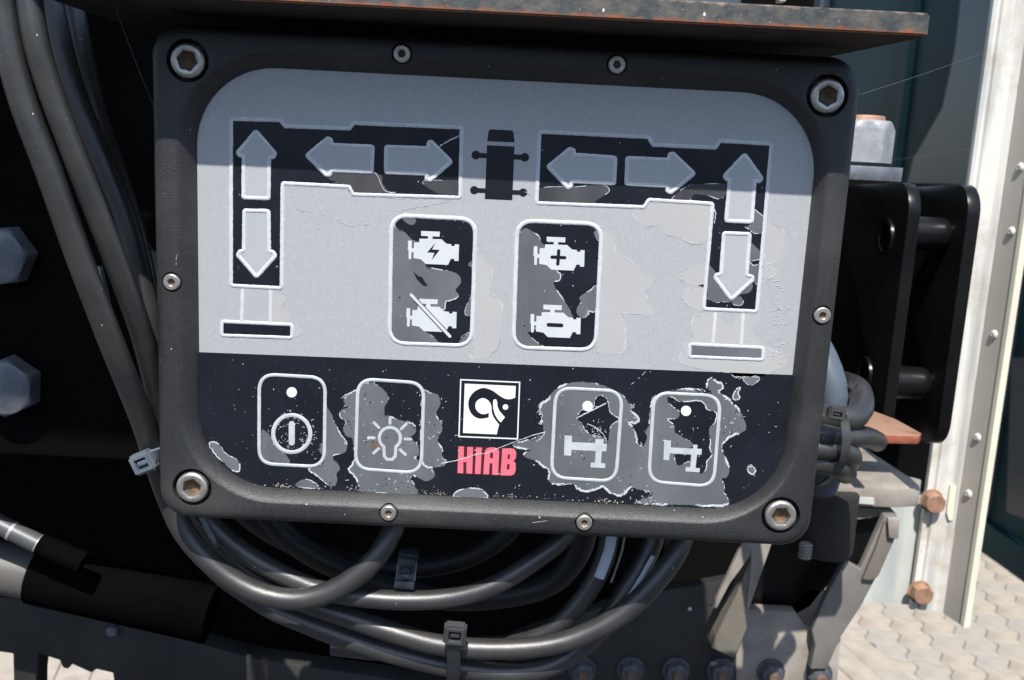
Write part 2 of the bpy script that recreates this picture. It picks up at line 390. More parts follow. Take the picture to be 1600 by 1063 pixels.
V, Fc = solid([P(1484, 757, PY - .001), P(1493, 760, PY - .001), P(1487, 812, PY - .001), P(1481, 812, PY - .001), P(1478, 800, PY - .001)], Vector((0, -.002, 0)))
link('packing_strip', mesh(V, Fc), M['cream'], post)

pan = thing('panel_sheet', P(1380, 945, .51), 'dirty white sheet panel with grey streaks just left of the white post', 'panel')
plate('sheet', [P(1345, 940, .512), P(1432, 946, .512), P(1447, 775, .512), P(1366, 775, .512)], Vector((0, .012, 0)), M['whitepl'], pan)
plate('sheet_rib', [P(1345, 940, .512), P(1351, 940, .512), P(1364, 820, .512), P(1359, 820, .512)], Vector((0, -.006, 0)), M['whitepl'], pan)

# ------------------------------------------------------------------ control panel
HX, HZ = .1508, .1100
FY = .0072                                    # depth of the printed face behind the rim
panel = thing('control_panel', (0, .012, -HZ), 'black control box with worn grey and black printed face, arrows and HIAB lettering', 'control panel')
def ring(hx, hz, r, y, cx=0., cz=0., na=12):
    pts = []
    for qx, qz, a0 in ((1, 1, 0), (-1, 1, 90), (-1, -1, 180), (1, -1, 270)):
        for k in range(na + 1):
            a = R(a0 + 90 * k / na); pts.append(Vector((cx + qx * (hx - r) + r * math.cos(a), y, cz + qz * (hz - r) + r * math.sin(a))))
        # straight side subdivision
        nx = {(1, 1): (-1, 1), (-1, 1): (-1, -1), (-1, -1): (1, -1), (1, -1): (1, 1)}[(qx, qz)]
        a = R(a0 + 90); e = Vector((cx + nx[0] * (hx - r) + r * math.cos(a), y, cz + nx[1] * (hz - r) + r * math.sin(a))); s = pts[-1]
        for k in range(1, 8): pts.append(s.lerp(e, k / 8))
    return pts
ICX, ICZ = .0015, -.0005
rings = []
for d, y, r in ((.0, .0160, .0140), (.0, .0060, .0140), (.0007, .0032, .0135), (.0020, .0012, .0128), (.0036, .0003, .0118), (.0052, 0, .0108)):
    rings.append(ring(HX - d, HZ - d, r, y))
for t, y, r in ((0, 0, .042), (.12, .0002, .0415), (.35, .0013, .040), (.6, .0031, .038), (.82, .0050, .036), (.95, .0066, .0345), (1, FY + .0012, .034)):
    rings.append(ring((.1405 * (1 - t) + .1342 * t), (.1000 * (1 - t) + .0940 * t), r, y, ICX * t, ICZ * t))
rings.append(ring(.1342, .0940, .034, .0160, ICX, ICZ))
n = len(rings[0]); V = [v for r_ in rings for v in r_]; Fc = []
nr = len(rings)
for i in range(nr):
    i2 = (i + 1) % nr
    for k in range(n):
        k2 = (k + 1) % n; Fc.append((i * n + k, i * n + k2, i2 * n + k2, i2 * n + k))
hm = mesh(V, Fc, 'housing', 50)
# screw holes cut out of the rim
BOLTS = [(293, 95), (1293, 150), (1220, 806), (300, 762)]
SCREWS = [(268, 441), (1285, 493), (628, 84), (964, 101), (607, 802), (913, 817)]
cut = []
for q, r in [(b_, .0087) for b_ in BOLTS] + [(s_, .0042) for s_ in SCREWS]:
    c = P(*q, 0)
    vv, ff = lathe([(r + .0012, -.003), (r + .0002, .0002), (r, .0014), (r, .0060)], 40)
    cut.append(([v + c for v in vv], ff))
V, Fc = merge(cut); cm = mesh(V, Fc, 'cut')
ho = bpy.data.objects.new('h', hm); co_ = bpy.data.objects.new('c', cm); COL.objects.link(ho); COL.objects.link(co_)
md = ho.modifiers.new('b', 'BOOLEAN'); md.operation = 'DIFFERENCE'; md.object = co_; md.solver = 'EXACT'
dg = bpy.context.evaluated_depsgraph_get(); hm2 = bpy.data.meshes.new_from_object(ho.evaluated_get(dg))
bpy.data.objects.remove(ho); bpy.data.objects.remove(co_)
hm2.materials.clear(); smooth(hm2, 32); link('housing', hm2, M['housing'], panel)
V, Fc = solid(ring(HX - .012, HZ - .012, .012, .0162), Vector((0, .045, 0))); link('back_box', mesh(V, Fc, 'back_box', 40), M['housing'], panel)
def lid(name, y, m_, hx=.1350, hz=.0948):
    V, Fc = solid(ring(hx, hz, .034, y, ICX, ICZ), Vector((0, .003, 0))); return link(name, mesh(V, Fc, name, 40), m_, panel)
face = lid('face_plate', FY, M['face'])

# bolts
def socket_bolt(r, hx, depth, hh, name):
    n = 36; V, Fc = [], []
    def circ(rr, y): return [(rr * math.cos(2 * math.pi * k / n), y, rr * math.sin(2 * math.pi * k / n)) for k in range(n)]
    def hexr(rr, y):
        out = []
        for k in range(n):
            a = 2 * math.pi * k / n; aa = a % (math.pi / 3) - math.pi / 6; q = rr / math.cos(aa); out.append((q * math.cos(a), y, q * math.sin(a)))
        return out
    rs = [circ(r, hh), circ(r, -hh * .5), circ(r * .95, -hh * .8), circ(r * .86, -hh), circ(hx * 1.30, -hh), hexr(hx * 1.03, -hh + .0003), hexr(hx, -hh + depth), circ(hx * .5, -hh + depth + .0006)]
    for q in rs: V += q
    for i in range(len(rs) - 1):
        for k in range(n):
            a, b = i * n + k, i * n + (k + 1) % n; Fc.append((a, b, b + n, a + n))
    Fc.append(tuple(range((len(rs) - 1) * n, len(rs) * n)))
    me = mesh(V, Fc, name, 30); me.materials.append(M['steel']); me.materials.append(M['dsteel'])
    for p in me.polygons:
        cc = p.center; 
        if cc.y > -hh + depth * .72 and math.hypot(cc.x, cc.z) < hx * 1.1: p.material_index = 1
    return me
bm_ = socket_bolt(.0071, .0038, .0036, .0018, 'corner_bolt')
sm_ = socket_bolt(.0037, .00138, .0012, .0012, 'rim_screw')
for i, q in enumerate(BOLTS):
    o = link('corner_bolt', bm_, None, panel, P(*q, 0) + Vector((0, .0008, 0))); o.rotation_euler.y = [.2, .5, 1.0, .7][i]
for i, q in enumerate(SCREWS):
    o = link('rim_screw', sm_, None, panel, P(*q, 0) + Vector((0, .0004, 0))); o.rotation_euler.y = i * .7

# ---- flat artwork on the face: traced outlines laid as thin layers on the real plane
def FP(px, py, h=0.): return P(px, py, FY - h)
def loop(pts, h): return [FP(x, y, h) for x, y in pts]
def layer(pts, h, th=.00003, hollow=None):
    """thin slab lying on the face; h = top height above face"""
    return solid([P(x, y, FY) + Vector((0, -h, 0)) for x, y in pts], Vector((0, th, 0)),
                 [[P(x, y, FY) + Vector((0, -h, 0)) for x, y in l] for l in (hollow or [])])
def fillet(pts, r, closed=True, k=5):
    out = []; n = len(pts)
    for i in range(n):
        p = Vector((*pts[i], 0)); 
        if not closed and i in (0, n - 1): out.append((p.x, p.y)); continue
        a = Vector((*pts[i - 1], 0)) - p; b = Vector((*pts[(i + 1) % n], 0)) - p
        rr = r[i] if isinstance(r, (list, tuple)) else r
        th = a.angle(b); d = rr / math.tan(th / 2); d = min(d, a.length * .48, b.length * .48)
        s, e = p + a.normalized() * d, p + b.normalized() * d
        for j in range(k + 1):
            t = j / k; q = s * (1 - t) ** 2 + p * 2 * t * (1 - t) + e * t * t; out.append((q.x, q.y))
    return out
def dens(pts, step, closed=True):
    out = []; n = len(pts)
    for i in range(n if closed else n - 1):
        a, b = Vector((*pts[i], 0)), Vector((*pts[(i + 1) % n], 0)); k = max(1, int((b - a).length / step))
        for j in range(k): q = a.lerp(b, j / k); out.append((q.x, q.y))
    if not closed: out.append(pts[-1])
    return out
def ridge(pts, wpx, h, closed=True, rough=.08, base=0., seed=0, prof=None):
    """raised bead following pts (px), width wpx px, height h m"""
    pts = dens(pts, 3.0, closed); q = [P(x, y, FY) for x, y in pts]; n = len(q); V, Fc = [], []
    wm = wpx * .00029 / 2
    prof = prof or [(-1, 0), (-.8, .55), (-.35, 1), (.35, 1), (.8, .55), (1, 0)]
    for i in range(n):
        a = q[i - 1] if (closed or i) else q[i]; b = q[(i + 1) % n] if (closed or i < n - 1) else q[i]
        t1 = (q[i] - a); t2 = (b - q[i]); t = (t1.normalized() + t2.normalized()) if t1.length and t2.length else (b - a)
        t.normalize(); nn = Vector((t.z, 0, -t.x))
        mt_ = 1.0
        if t1.length and t2.length: mt_ = min(1.5, 1 / max(.5, t.dot(t2.normalized())))
        for s, u in prof:
            jj = 1 + rough * noise.noise(Vector((q[i].x * 900 + seed, s * 3, q[i].z * 900)))
            hj = 1 + rough * 1.2 * noise.noise(Vector((q[i].x * 700, s * 2 + seed, q[i].z * 700)))
            V.append(q[i] + nn * (s * wm * mt_ * jj) + Vector((0, -base - u * h * hj, 0)))
    m_ = len(prof)
    for i in range(n if closed else n - 1):
        i2 = (i + 1) % n
        for k in range(m_ - 1): Fc.append((i * m_ + k, i * m_ + k + 1, i2 * m_ + k + 1, i2 * m_ + k))
    if not closed: Fc.append(tuple(range(m_))); Fc.append(tuple(range((n - 1) * m_, n * m_)))
    return V, Fc
def put(name, geo, m_, parent=None, label=None, sm=45, kind=None):
    V, Fc = geo; o = link(name, mesh(V, Fc, name, sm), m_, parent or panel, label=label)
    if kind: o['kind'] = kind
    return o
flat_prof = [(-1, 0), (-.92, 1), (.92, 1), (1, 0)]
def circle(cx, cy, r, n=28): return [(cx + r * math.cos(2 * math.pi * k / n), cy + r * math.sin(2 * math.pi * k / n)) for k in range(n)]
def bar(p, q, wd, k=6):
    a, b = Vector((*p, 0)), Vector((*q, 0)); t = (b - a).normalized(); nn = Vector((-t.y, t.x, 0)); out = []; ph = math.atan2(nn.y, nn.x)
    for s, c in ((0, a), (1, b)):
        for i in range(k + 1):
            an = ph + math.pi * i / k + (math.pi if s else 0); out.append((c.x + wd / 2 * math.cos(an), c.y + wd / 2 * math.sin(an)))
    return out
H1, H2, H3, H4, H5 = .00005, .00011, .00017, .00022, .00027
# lower black band (follows the face outline)
rr = ring(.1349, .0947, .034, FY - H1, ICX, ICZ)
zl, zr = P(313, 550.5, FY), P(1236, 586, FY)
def zsplit(x): return zl.z + (zr.z - zl.z) * (x - zl.x) / (zr.x - zl.x)
low = [v for v in rr if v.z < zsplit(v.x)]
# ring order: sort around so the polygon is contiguous
idx = [i for i, v in enumerate(rr) if v.z < zsplit(v.x)]
st = [i for i in idx if (i - 1) % len(rr) not in idx][0]; low = []
i = st
while rr[i % len(rr)].z < zsplit(rr[i % len(rr)].x): low.append(rr[i % len(rr)]); i += 1
xa, xb = low[0].x, low[-1].x
low = [Vector((xa, FY - H1, zsplit(xa)))] + low + [Vector((xb, FY - H1, zsplit(xb)))]
put('black_band', solid(low, Vector((0, .00004, 0))), M['black'], face)

L_LEFT = [(361, 186), (438, 188), (446, 197.5), (546, 201), (552.5, 192.5), (721.5, 199.5), (719, 309), (552, 304), (545.5, 292), (441.5, 286.5), (440, 450.5), (361, 446.5)]
L_RIGHT = [(843, 206), (1013.5, 214.5), (1020, 226.5), (1118, 231), (1124.5, 220.5), (1205.5, 225), (1182.5, 487), (1099.5, 483), (1113.5, 318.5), (1014, 312.5), (1006, 324), (838.5, 317.5)]
for nm, pts, lab in (('stabiliser_symbol', L_LEFT, 'left bent arm outline with four arrows'), ('stabiliser_symbol', L_RIGHT, 'right bent arm outline with peeled film')):
    fp = fillet(pts, 4)
    o = put(nm, layer(fp, H1), M['black'], panel, lab)
    put('raised_rim', ridge(fp, 6.2, .00034, rough=.22, seed=len(pts)), M['ridge'], o)
for legs, foot, dark, dm in (
    (([(379, 452), (378, 502)], [(423, 454), (422.7, 504)]), [(347, 502.6), (456.5, 507.7), (456, 528), (346.3, 524)], [(348, 505), (455, 510), (455, 527), (348, 522)], 'black'),
    (([(1118, 489), (1114, 538)], [(1161.5, 490), (1158, 540)]), [(1078, 538), (1192.5, 543.8), (1191.8, 562.3), (1077, 557.6)], [(1079, 540), (1191, 545.5), (1190.5, 561), (1078.5, 556)], 'patch')):
    fo = put('foot_bar', layer(dark, H2 + .00002), M[dm], panel)
    put('raised_rim', ridge(fillet(foot, 4), 6.0, .00036, rough=.2), M['ridge'], fo)
    for lg in legs: put('leg_line', ridge(lg, 6.0, .00035, closed=False, rough=.2), M['ridge_lo'], fo)

ARROWS = [
 [(400, 205), (430, 240), (427, 246), (420.5, 245.5), (420, 310.5), (380.5, 309), (381, 243.5), (374.5, 243), (371.5, 239)],
 [(382, 329), (420, 330), (420.5, 393), (427, 394), (430.5, 400), (401, 433), (372, 399), (375, 393), (381, 392.5)],
 [(479.5, 243), (512, 216.5), (517, 218), (518.5, 226.5), (582.5, 229.5), (581, 269), (518, 266.5), (514.5, 274), (509.5, 273.5)],
 [(603.5, 229.5), (668.5, 232), (670, 222.5), (674.5, 222), (705, 253), (672, 282), (667, 280), (667, 272), (603, 269.5)],
 [(856.5, 260.5), (890, 233), (896, 235), (897.5, 242), (961.5, 246.5), (959.5, 287), (893.5, 283.5), (892, 292), (887, 293.5)],
 [(980, 247), (1045, 250), (1046, 241.5), (1052, 240.5), (1084.5, 271.5), (1048, 301.5), (1042.5, 299), (1043, 291), (978.5, 287.5)],
 [(1163.5, 241.5), (1190, 279), (1187, 283.5), (1179, 283), (1174.5, 347), (1134.5, 345.5), (1140, 281), (1134.5, 280), (1131.5, 275.5)],
 [(1131, 364.5), (1171.5, 366), (1166.5, 430.5), (1175.5, 432), (1175.5, 438), (1142.5, 468), (1118, 435), (1118.5, 429.5), (1126.5, 428.5)]]
AL = ['grey arrow pointing up, left', 'grey arrow pointing down, left', 'grey arrow pointing left', 'grey arrow pointing right'] * 2
for k, pts in enumerate(ARROWS):
    fp = fillet(pts, 3, k=4)
    o = put('arrow', layer(fp, H4, .00006), M['arrow'], panel)
    put('raised_rim', ridge(fp, 6.0, .00030, rough=.18, seed=k, base=H4), M['ridge'], o)

# truck symbol
tr = merge([layer(fillet([(764, 202.2), (802, 204), (804, 222.8), (761, 221)], [5, 5, .5, .5]), H1), layer([(761, 227), (804, 229), (800.5, 313.3), (757.5, 311.3)], H1),
            layer(circle(743.5, 242.5, 6.8), H2), layer([(747, 239), (762, 239.8), (762, 247.6), (747, 246.6)], H3), layer(circle(820, 246, 6.8), H2), layer([(801, 241.3), (816, 242), (816, 250), (801, 249.3)], H3),
            layer(circle(741, 297.3, 6.4), H2), layer([(744, 293.8), (759, 294.5), (759, 301.6), (744, 301)], H3), layer(circle(817.5, 301, 6.4), H2), layer([(799, 297), (814, 297.6), (814, 304.6), (799, 304)], H3)])
put('truck_symbol', tr, M['bare'], panel)

# engine keys
PAD1 = [(611.8, 336.5), (743.5, 343), (736.8, 541), (608.5, 536)]
PAD2 = [(808.5, 345), (940.5, 350.5), (930.5, 547.5), (802, 543)]
ENG = [(580, 310), (873, 322), (868, 400), (760, 395), (758, 435), (900, 440), (975, 510), (1052, 518), (1052, 545), (1105, 547), (1107, 518), (1172, 522), (1165, 780), (1100, 778), (1098, 748), (1045, 746), (1000, 840), (650, 825), (580, 755), (462, 735), (465, 640), (432, 638), (425, 752), (385, 750), (385, 610), (372, 605), (380, 460), (435, 462), (435, 580), (468, 582), (470, 490), (550, 490), (555, 430), (688, 432), (690, 393), (580, 385)]
def eng(dx, dy, s=1.): return [(600 + 58 + dx + (x / 10 - 58) * s, 330 + 31 + dy + (y / 10 - 31) * s) for x, y in ENG]
def z10(x0, y0, pts): return [(x0 + x / 10, y0 + y / 10) for x, y in pts]
def z4(x0, y0, pts): return [(x0 + x / 3.995, y0 + y / 3.995) for x, y in pts]
k1 = put('engine_key', layer(fillet(PAD1, 26), H1), M['black'], panel, 'engine start and stop key')
k2 = put('engine_key', layer(fillet(PAD2, 26), H1), M['black'], panel, 'engine speed plus and minus key')
put('raised_rim', ridge(fillet(PAD1, 26, k=10), 6.8, .00042, rough=.18), M['ridge'], k1)
put('raised_rim', ridge(fillet(PAD2, 26, k=10), 6.8, .00042, rough=.18, seed=4), M['ridge'], k2)
put('engine_symbol', layer(eng(0, 0), H4), M['icon'], k1); put('engine_symbol', layer(eng(-2.8, 105.8, .985), H4), M['icon'], k1)
put('engine_symbol', layer(eng(196.2, 9), H4), M['icon'], k2); put('engine_symbol', layer(eng(191, 115, .985), H4), M['icon'], k2)
put('lightning_mark', layer(z10(600, 330, [(805, 495), (675, 645), (790, 652), (742, 770), (872, 605), (752, 600)]), H5), M['bare'], k1)
put('slash_gap', layer(bar((650, 469), (700, 522.5), 7.2), H5), M['bare'], k1)
put('slash_mark', layer(bar((642.6, 460.8), (703, 525.5), 4.6), H5 + .00006), M['icon'], k1)
put('plus_mark', merge([layer(bar((862.5, 401.8), (882.5, 402.8), 5.2), H5), layer(bar((873, 392), (871.5, 412.5), 5.2), H5 + .00003)]), M['bare'], k2)
put('minus_mark', layer(bar((857, 507.6), (877.3, 508.5), 6), H5), M['bare'], k2)

# lower keys
KEYS = [([(405.3, 584.5), (508.2, 590.5), (506.8, 729.8), (404.8, 724.5)], 'power key'), ([(559.5, 592), (662.5, 599), (658, 739.5), (555.3, 732.5)], 'light key'),
        ([(868.5, 606.3), (972.5, 611.5), (962.2, 752.5), (861.3, 746)], 'leg key with larger symbol'), ([(1022, 613.5), (1126, 619), (1114.7, 760.5), (1013.5, 752.5)], 'leg key with smaller symbol')]
kk = []
for i, (pts, lab) in enumerate(KEYS):
    o = put('key', ridge(fillet(pts, 25, k=10), 5.4, .00022, rough=.14, seed=i, base=H3), M['line'], panel, 'rounded outline of the ' + lab); kk.append(o)
for i, c in ((0, (456, 613)), (2, (918, 634.5)), (3, (1071.8, 642))):
    put('indicator_dot', layer(circle(*c, 8), H4), M['white'], kk[i])
ci = circle(456, 677.7, 29, 40)
put('power_symbol', merge([ridge(ci, 6.4, .00006, prof=flat_prof, base=H3, rough=0), layer(bar((456, 662.5), (456, 691.5), 9.5), H4)]), M['line'], kk[0])
bulb = [(609.3 + 16.5 * math.sin(R(a)), 684.5 - 16.5 * math.cos(R(a))) for a in range(-145, 146, 10)]
bulb = [(600.6, 713)] + bulb + [(617.6, 713), (613, 718), (605, 718), (600.6, 713)]
bulb = bulb[:-1]
rays = [((837, 488), (837, 518)), ((737, 513), (768, 544)), ((938, 522), (907, 552)), ((702, 607), (738, 608)), ((930, 615), (968, 616)), ((765, 675), (735, 703)), ((900, 682), (933, 712))]
put('light_symbol', merge([ridge(bulb, 5.0, .00006, prof=flat_prof, base=H3, rough=0)] + [layer(bar(*z4(400, 532, r_), 4.4), H4) for r_ in rays]), M['line'], kk[1])
G3 = [(328, 592), (375, 595), (373, 635), (520, 640), (522, 615), (572, 617), (570, 645), (592, 646), (588, 692), (560, 692), (555, 765), (583, 768), (580, 797), (490, 792), (492, 762), (518, 763), (522, 690), (372, 683), (368, 720), (325, 717)]
G4 = [(950, 622), (992, 625), (990, 668), (1130, 675), (1132, 650), (1157, 652), (1156, 675), (1185, 677), (1182, 713), (1155, 712), (1145, 795), (1173, 798), (1170, 823), (1082, 817), (1084, 790), (1112, 792), (1118, 712), (985, 705), (980, 748), (945, 745)]
put('leg_symbol', layer(z4(800, 532, G3), H4), M['line'], kk[2]); put('leg_symbol', layer(z4(800, 532, G4), H4), M['line'], kk[3])

# emblem and lettering
EW = [(262, 195), (1060, 232), (1050, 415), (1000, 432), (940, 438), (880, 425), (800, 380), (720, 320), (640, 280), (560, 262), (480, 280), (400, 330), (345, 400), (318, 480), (322, 560), (350, 640), (400, 700), (470, 738), (550, 742), (635, 725), (640, 652), (600, 665), (540, 672), (480, 645), (440, 600), (427, 550), (437, 490), (470, 450), (520, 425), (570, 425), (630, 460), (665, 510), (680, 560), (682, 620), (700, 690), (740, 760), (800, 835), (780, 900), (762, 988), (235, 965)]
def sm2(pts, keep, k=4):
    """Catmull-smooth only runs between indices keep"""
    out = []; n = len(pts); v = [Vector((*p, 0)) for p in pts]
    for i in range(n):
        p1, p2 = v[i], v[(i + 1) % n]
        if i in keep or (i + 1) % n in keep and i not in range(n): out.append((p1.x, p1.y))
        if i in keep: continue
        p0 = v[i - 1] if i not in keep else p1; p3 = v[(i + 2) % n]
        for j in range(k):
            t = j / k; q = .5 * ((2 * p1) + (p2 - p0) * t + (2 * p0 - 5 * p1 + 4 * p2 - p3) * t * t + (3 * p1 - p0 - 3 * p2 + p3) * t ** 3); out.append((q.x, q.y))
    return out
EW = sm2(EW, {0, 1, 2, 18, 19, 20, 35, 36, 37, 38, 39})
TUSK = [(710, 450), (730, 438), (755, 445), (768, 480), (775, 560), (810, 630), (890, 720), (825, 802), (770, 745), (730, 670), (708, 590), (703, 500)]
emb = put('emblem', merge([layer(z10(700, 580, EW), H4), layer(z10(700, 580, TUSK), H4), layer(circle(789.8, 636, 4.3), H4)]), M['white'], panel, 'square black and white hook shaped emblem')
put('emblem_frame', ridge([(720, 593.4), (812, 597.6), (808.6, 685.8), (717.2, 682.2)], 2.0, .00006, prof=flat_prof, base=H3, rough=0), M['white'], emb)
LET = {'H': ([(165, 375), (250, 378), (245, 540), (298, 542), (302, 382), (392, 386), (378, 800), (288, 796), (290, 622), (240, 618), (238, 795), (150, 790)], []),
 'I': ([(440, 390), (528, 393), (508, 805), (420, 803)], []),
 'A': ([(552, 808), (575, 460), (600, 410), (650, 390), (730, 392), (775, 410), (800, 450), (798, 500), (782, 822), (690, 818), (695, 640), (650, 636), (640, 812)], [[(660, 480), (680, 468), (705, 480), (702, 560), (655, 556)]]),
 'B': ([(850, 408), (990, 405), (1040, 420), (1065, 470), (1060, 560), (1022, 600), (1056, 640), (1055, 750), (1030, 810), (980, 830), (820, 828)], [[(935, 500), (965, 497), (968, 570), (930, 570)], [(925, 650), (965, 655), (960, 730), (918, 742)]])}
let = put('lettering', merge([layer(z10(700, 660, o_), H5, hollow=[z10(700, 660, h_) for h_ in hs]) for o_, hs in LET.values()]), M['red'], panel, 'faded red HIAB lettering')
put('lettering_shadow', layer(z10(700, 660, [(150, 368), (1000, 398), (1050, 412), (1078, 470), (1070, 570), (1040, 600), (1068, 640), (1066, 760), (1035, 822), (985, 840), (142, 805)]), H3), M['maroon'], let)

# ---- peeled film patches with bright torn edges
def organic(pts, seed, amp=.55, step=1.6):
    v = cr([Vector((*p, 0)) for p in pts], step, True); out = []
    for p in v:
        n1 = noise.noise(Vector((p.x * .35 + seed, p.y * .35, seed))); n2 = noise.noise(Vector((p.x * 1.3, p.y * 1.3 + seed, 2.)))
        n3 = noise.noise(Vector((p.x * .35, p.y * .35 + seed, 9.))); out.append((p.x + amp * (1.6 * n1 + .9 * n2), p.y + amp * (1.6 * n3 - .9 * n2)))
    return out
def tear(pts, seed, w0=1.3, bias=.0, base=H2, dens_=1.):
    """bright torn film edge: ribbon with changing width along a closed outline"""
    q = [P(x, y, FY) for x, y in pts]; n = len(q); geo = []; run = []
    def flush():
        if len(run) > 2:
            V = []; 
            for (p, nn, w_) in run:
                V += [p - nn * w_ + Vector((0, -base, 0)), p + Vector((0, -base - .00003, 0)), p + nn * w_ + Vector((0, -base, 0))]
            Fc = []
            for i in range(len(run) - 1):
                a = i * 3; Fc += [(a, a + 1, a + 4, a + 3), (a + 1, a + 2, a + 5, a + 4)]
            geo.append((V, Fc))
        run.clear()
    for i in range(n):
        t = (q[(i + 1) % n] - q[i - 1]).normalized(); nn = Vector((t.z, 0, -t.x))
        x, y = pts[i]; k = noise.noise(Vector((x * .045 + seed * 7.7, y * .045, seed))) + .45 * noise.noise(Vector((x * .4, y * .4, seed))) + bias
        w_ = max(0, k) * w0 * dens_ * .0006
        if w_ > .00002: run.append((q[i], nn, min(w_, w0 * .0002)))
        else: flush()
    flush()
    return geo
TEARS = []; CRACKS = []; EDGES2 = []
def patch(pts, m_='patch', seed=0, amp=.55, h=H2, tw=1.3, bias=.05, th=.00004, name='peeled_patch', parent=None):
    p = organic(pts, seed, amp); o = put(name, layer(p, h, th), M[m_], parent or face, sm=None)
    if tw: TEARS.extend(tear(p, seed, tw, bias, base=h))
    if tw and name == 'peeled_patch':
        q2 = organic([(x + .9, y + .8) for x, y in pts], seed + 40, amp * 1.7 + .5)
        if m_ == 'film': TEARS.extend(tear(organic([(x - .7, y - .5) for x, y in pts], seed + 91, amp * 1.5 + .3), seed + 3, tw * .7, .0, base=H3))
        (EDGES2 if m_ == 'film' else CRACKS).extend(tear(q2, seed + 11, tw * .6, -.12, base=H3))
        if m_ == 'patch': TEARS.extend(tear(organic([(x - 1.6, y - 1.3) for x, y in pts], seed + 80, amp * 3 + .8), seed + 5, tw * .5, -.28, base=H3))
    return o
patch([(616, 352), (619, 356), (623, 358.5), (633, 363), (643, 374), (654, 379), (660, 395), (665, 414), (670, 418), (690, 422), (708, 425), (718, 432), (720, 442), (712, 453), (716, 460), (713, 466), (700, 470.5), (696.5, 471), (695, 483), (690, 485), (680, 500), (666, 518), (674, 523), (680, 529), (682, 537), (640, 537), (622, 533), (611, 515), (612, 440), (613, 370)], seed=1, amp=.35)
patch([(630, 341), (649, 342), (648, 350), (641, 351.5), (633, 347)], seed=2, tw=.7)
patch([(733, 410), (740, 408), (739, 417), (732, 415)], seed=3, tw=.7)
patch([(738, 463), (730, 476), (726, 488), (731, 494), (738, 490)], seed=4, tw=.8, bias=.2)
patch([(735, 520), (724, 527), (716, 537), (728, 537), (735, 527)], seed=5, tw=.8)
patch([(820, 357), (830, 361), (838, 366), (843, 371), (845, 378), (851, 384), (865, 395), (870, 422), (876, 429), (874, 438), (865, 441), (867, 448), (868, 451), (880, 468), (890, 483), (893, 491), (894, 496), (870, 500), (845, 512), (828, 518), (824.5, 521.5), (832, 529), (842, 537), (850, 544), (820, 542), (806, 528), (804, 500), (807, 420), (811, 370)], seed=6, amp=.35)
patch([(933, 448), (920, 455), (909, 461), (905, 466), (908, 472), (902, 480), (901, 486), (903, 492), (909, 497), (916, 496), (920, 491), (920, 486), (931, 485)], seed=7, bias=.2)
patch([(930, 361), (928, 366), (934, 375), (938, 376), (936, 366)], seed=8, tw=.6)
patch([(518, 270), (514, 280), (540, 290), (551, 303), (600, 304.5), (608, 301), (598, 287), (590, 272)], 'patch_d', 9, .4, tw=.6, bias=-.1)
patch([(661, 283), (664, 290), (680, 300), (700, 306), (717, 305), (718, 290), (716, 282), (680, 282)], 'patch_d', 10, .4, tw=.6)
patch([(841, 296), (841, 317), (870, 318), (920, 320), (935, 311), (948, 303), (952, 296), (940, 289), (900, 292), (870, 292)], 'patch_d', 11, .4, tw=.7)
patch([(1050, 311), (1058, 302), (1072, 292), (1090, 288), (1137, 288), (1137, 300), (1125, 311), (1110, 307), (1100, 305), (1085, 304), (1075, 315), (1055, 315)], 'patch_d', 12, .4, tw=1)
patch([(1176, 327), (1185, 332), (1197, 343), (1194, 362), (1180, 365), (1168, 357), (1164, 355), (1170, 352), (1176, 340)], seed=13, tw=.9, bias=.1)
patch([(1170, 379), (1182, 387), (1191, 397), (1191, 403), (1180, 407), (1170, 406)], seed=14, tw=.9, bias=.1)
patch([(1168, 407), (1178, 415), (1190, 413), (1187, 443), (1177, 441), (1174, 436), (1169, 430)], seed=15, tw=1)
patch([(1108, 415), (1118, 426), (1119, 435), (1142, 469), (1128, 472), (1118, 473), (1112, 470), (1104, 463), (1106, 430)], seed=16, tw=.9)
patch([(1144, 468), (1155, 463), (1161, 468), (1160, 475), (1153, 478), (1144, 474)], seed=17, tw=.7)
patch([(1156, 457), (1173, 441), (1176, 449), (1172, 456), (1164, 459)], seed=18, tw=.7)
patch([(409, 673), (421, 679), (427, 690), (437, 700), (447, 711), (453, 724), (430, 724), (414, 719), (407, 705)], seed=19, tw=.7)
patch([(508, 638), (517, 645), (523, 660), (532, 678), (541, 690), (541, 704), (534, 709), (522, 711), (521, 718), (527, 722), (531, 733), (526, 740), (527, 752), (522, 759), (515, 760), (505, 752), (494, 742), (482, 733), (500, 727), (506, 718), (503, 710), (498, 704), (503, 694), (508, 684)], seed=20, bias=.12)
patch([(580, 598), (590, 602), (600, 610), (607, 618), (606, 627), (601, 636), (602, 646), (612, 652), (630, 658), (645, 663), (650, 670), (648, 678), (640, 684), (650, 692), (655, 703), (653, 712), (648, 716), (660, 722), (668, 730), (679, 737), (677, 747), (666, 752), (655, 747), (645, 743), (641, 749), (649, 760), (650, 773), (600, 771), (566, 768), (560, 757), (555, 745), (545, 734), (552, 724), (555, 712), (553, 698), (550, 686), (540, 680), (536, 670), (540, 659), (531, 651), (533, 641), (545, 637), (538, 630), (538, 621), (548, 614), (559, 608), (566, 600)], seed=21, bias=.02, tw=2.0, amp=.9)
patch([(661, 612), (672, 614), (684, 617), (688, 630), (681, 648), (690, 660), (691, 672), (684, 688), (691, 702), (691, 713), (699, 722), (690, 729), (670, 730), (660, 722), (657, 700), (660, 640)], seed=22, bias=.06, tw=2.2, amp=.8)
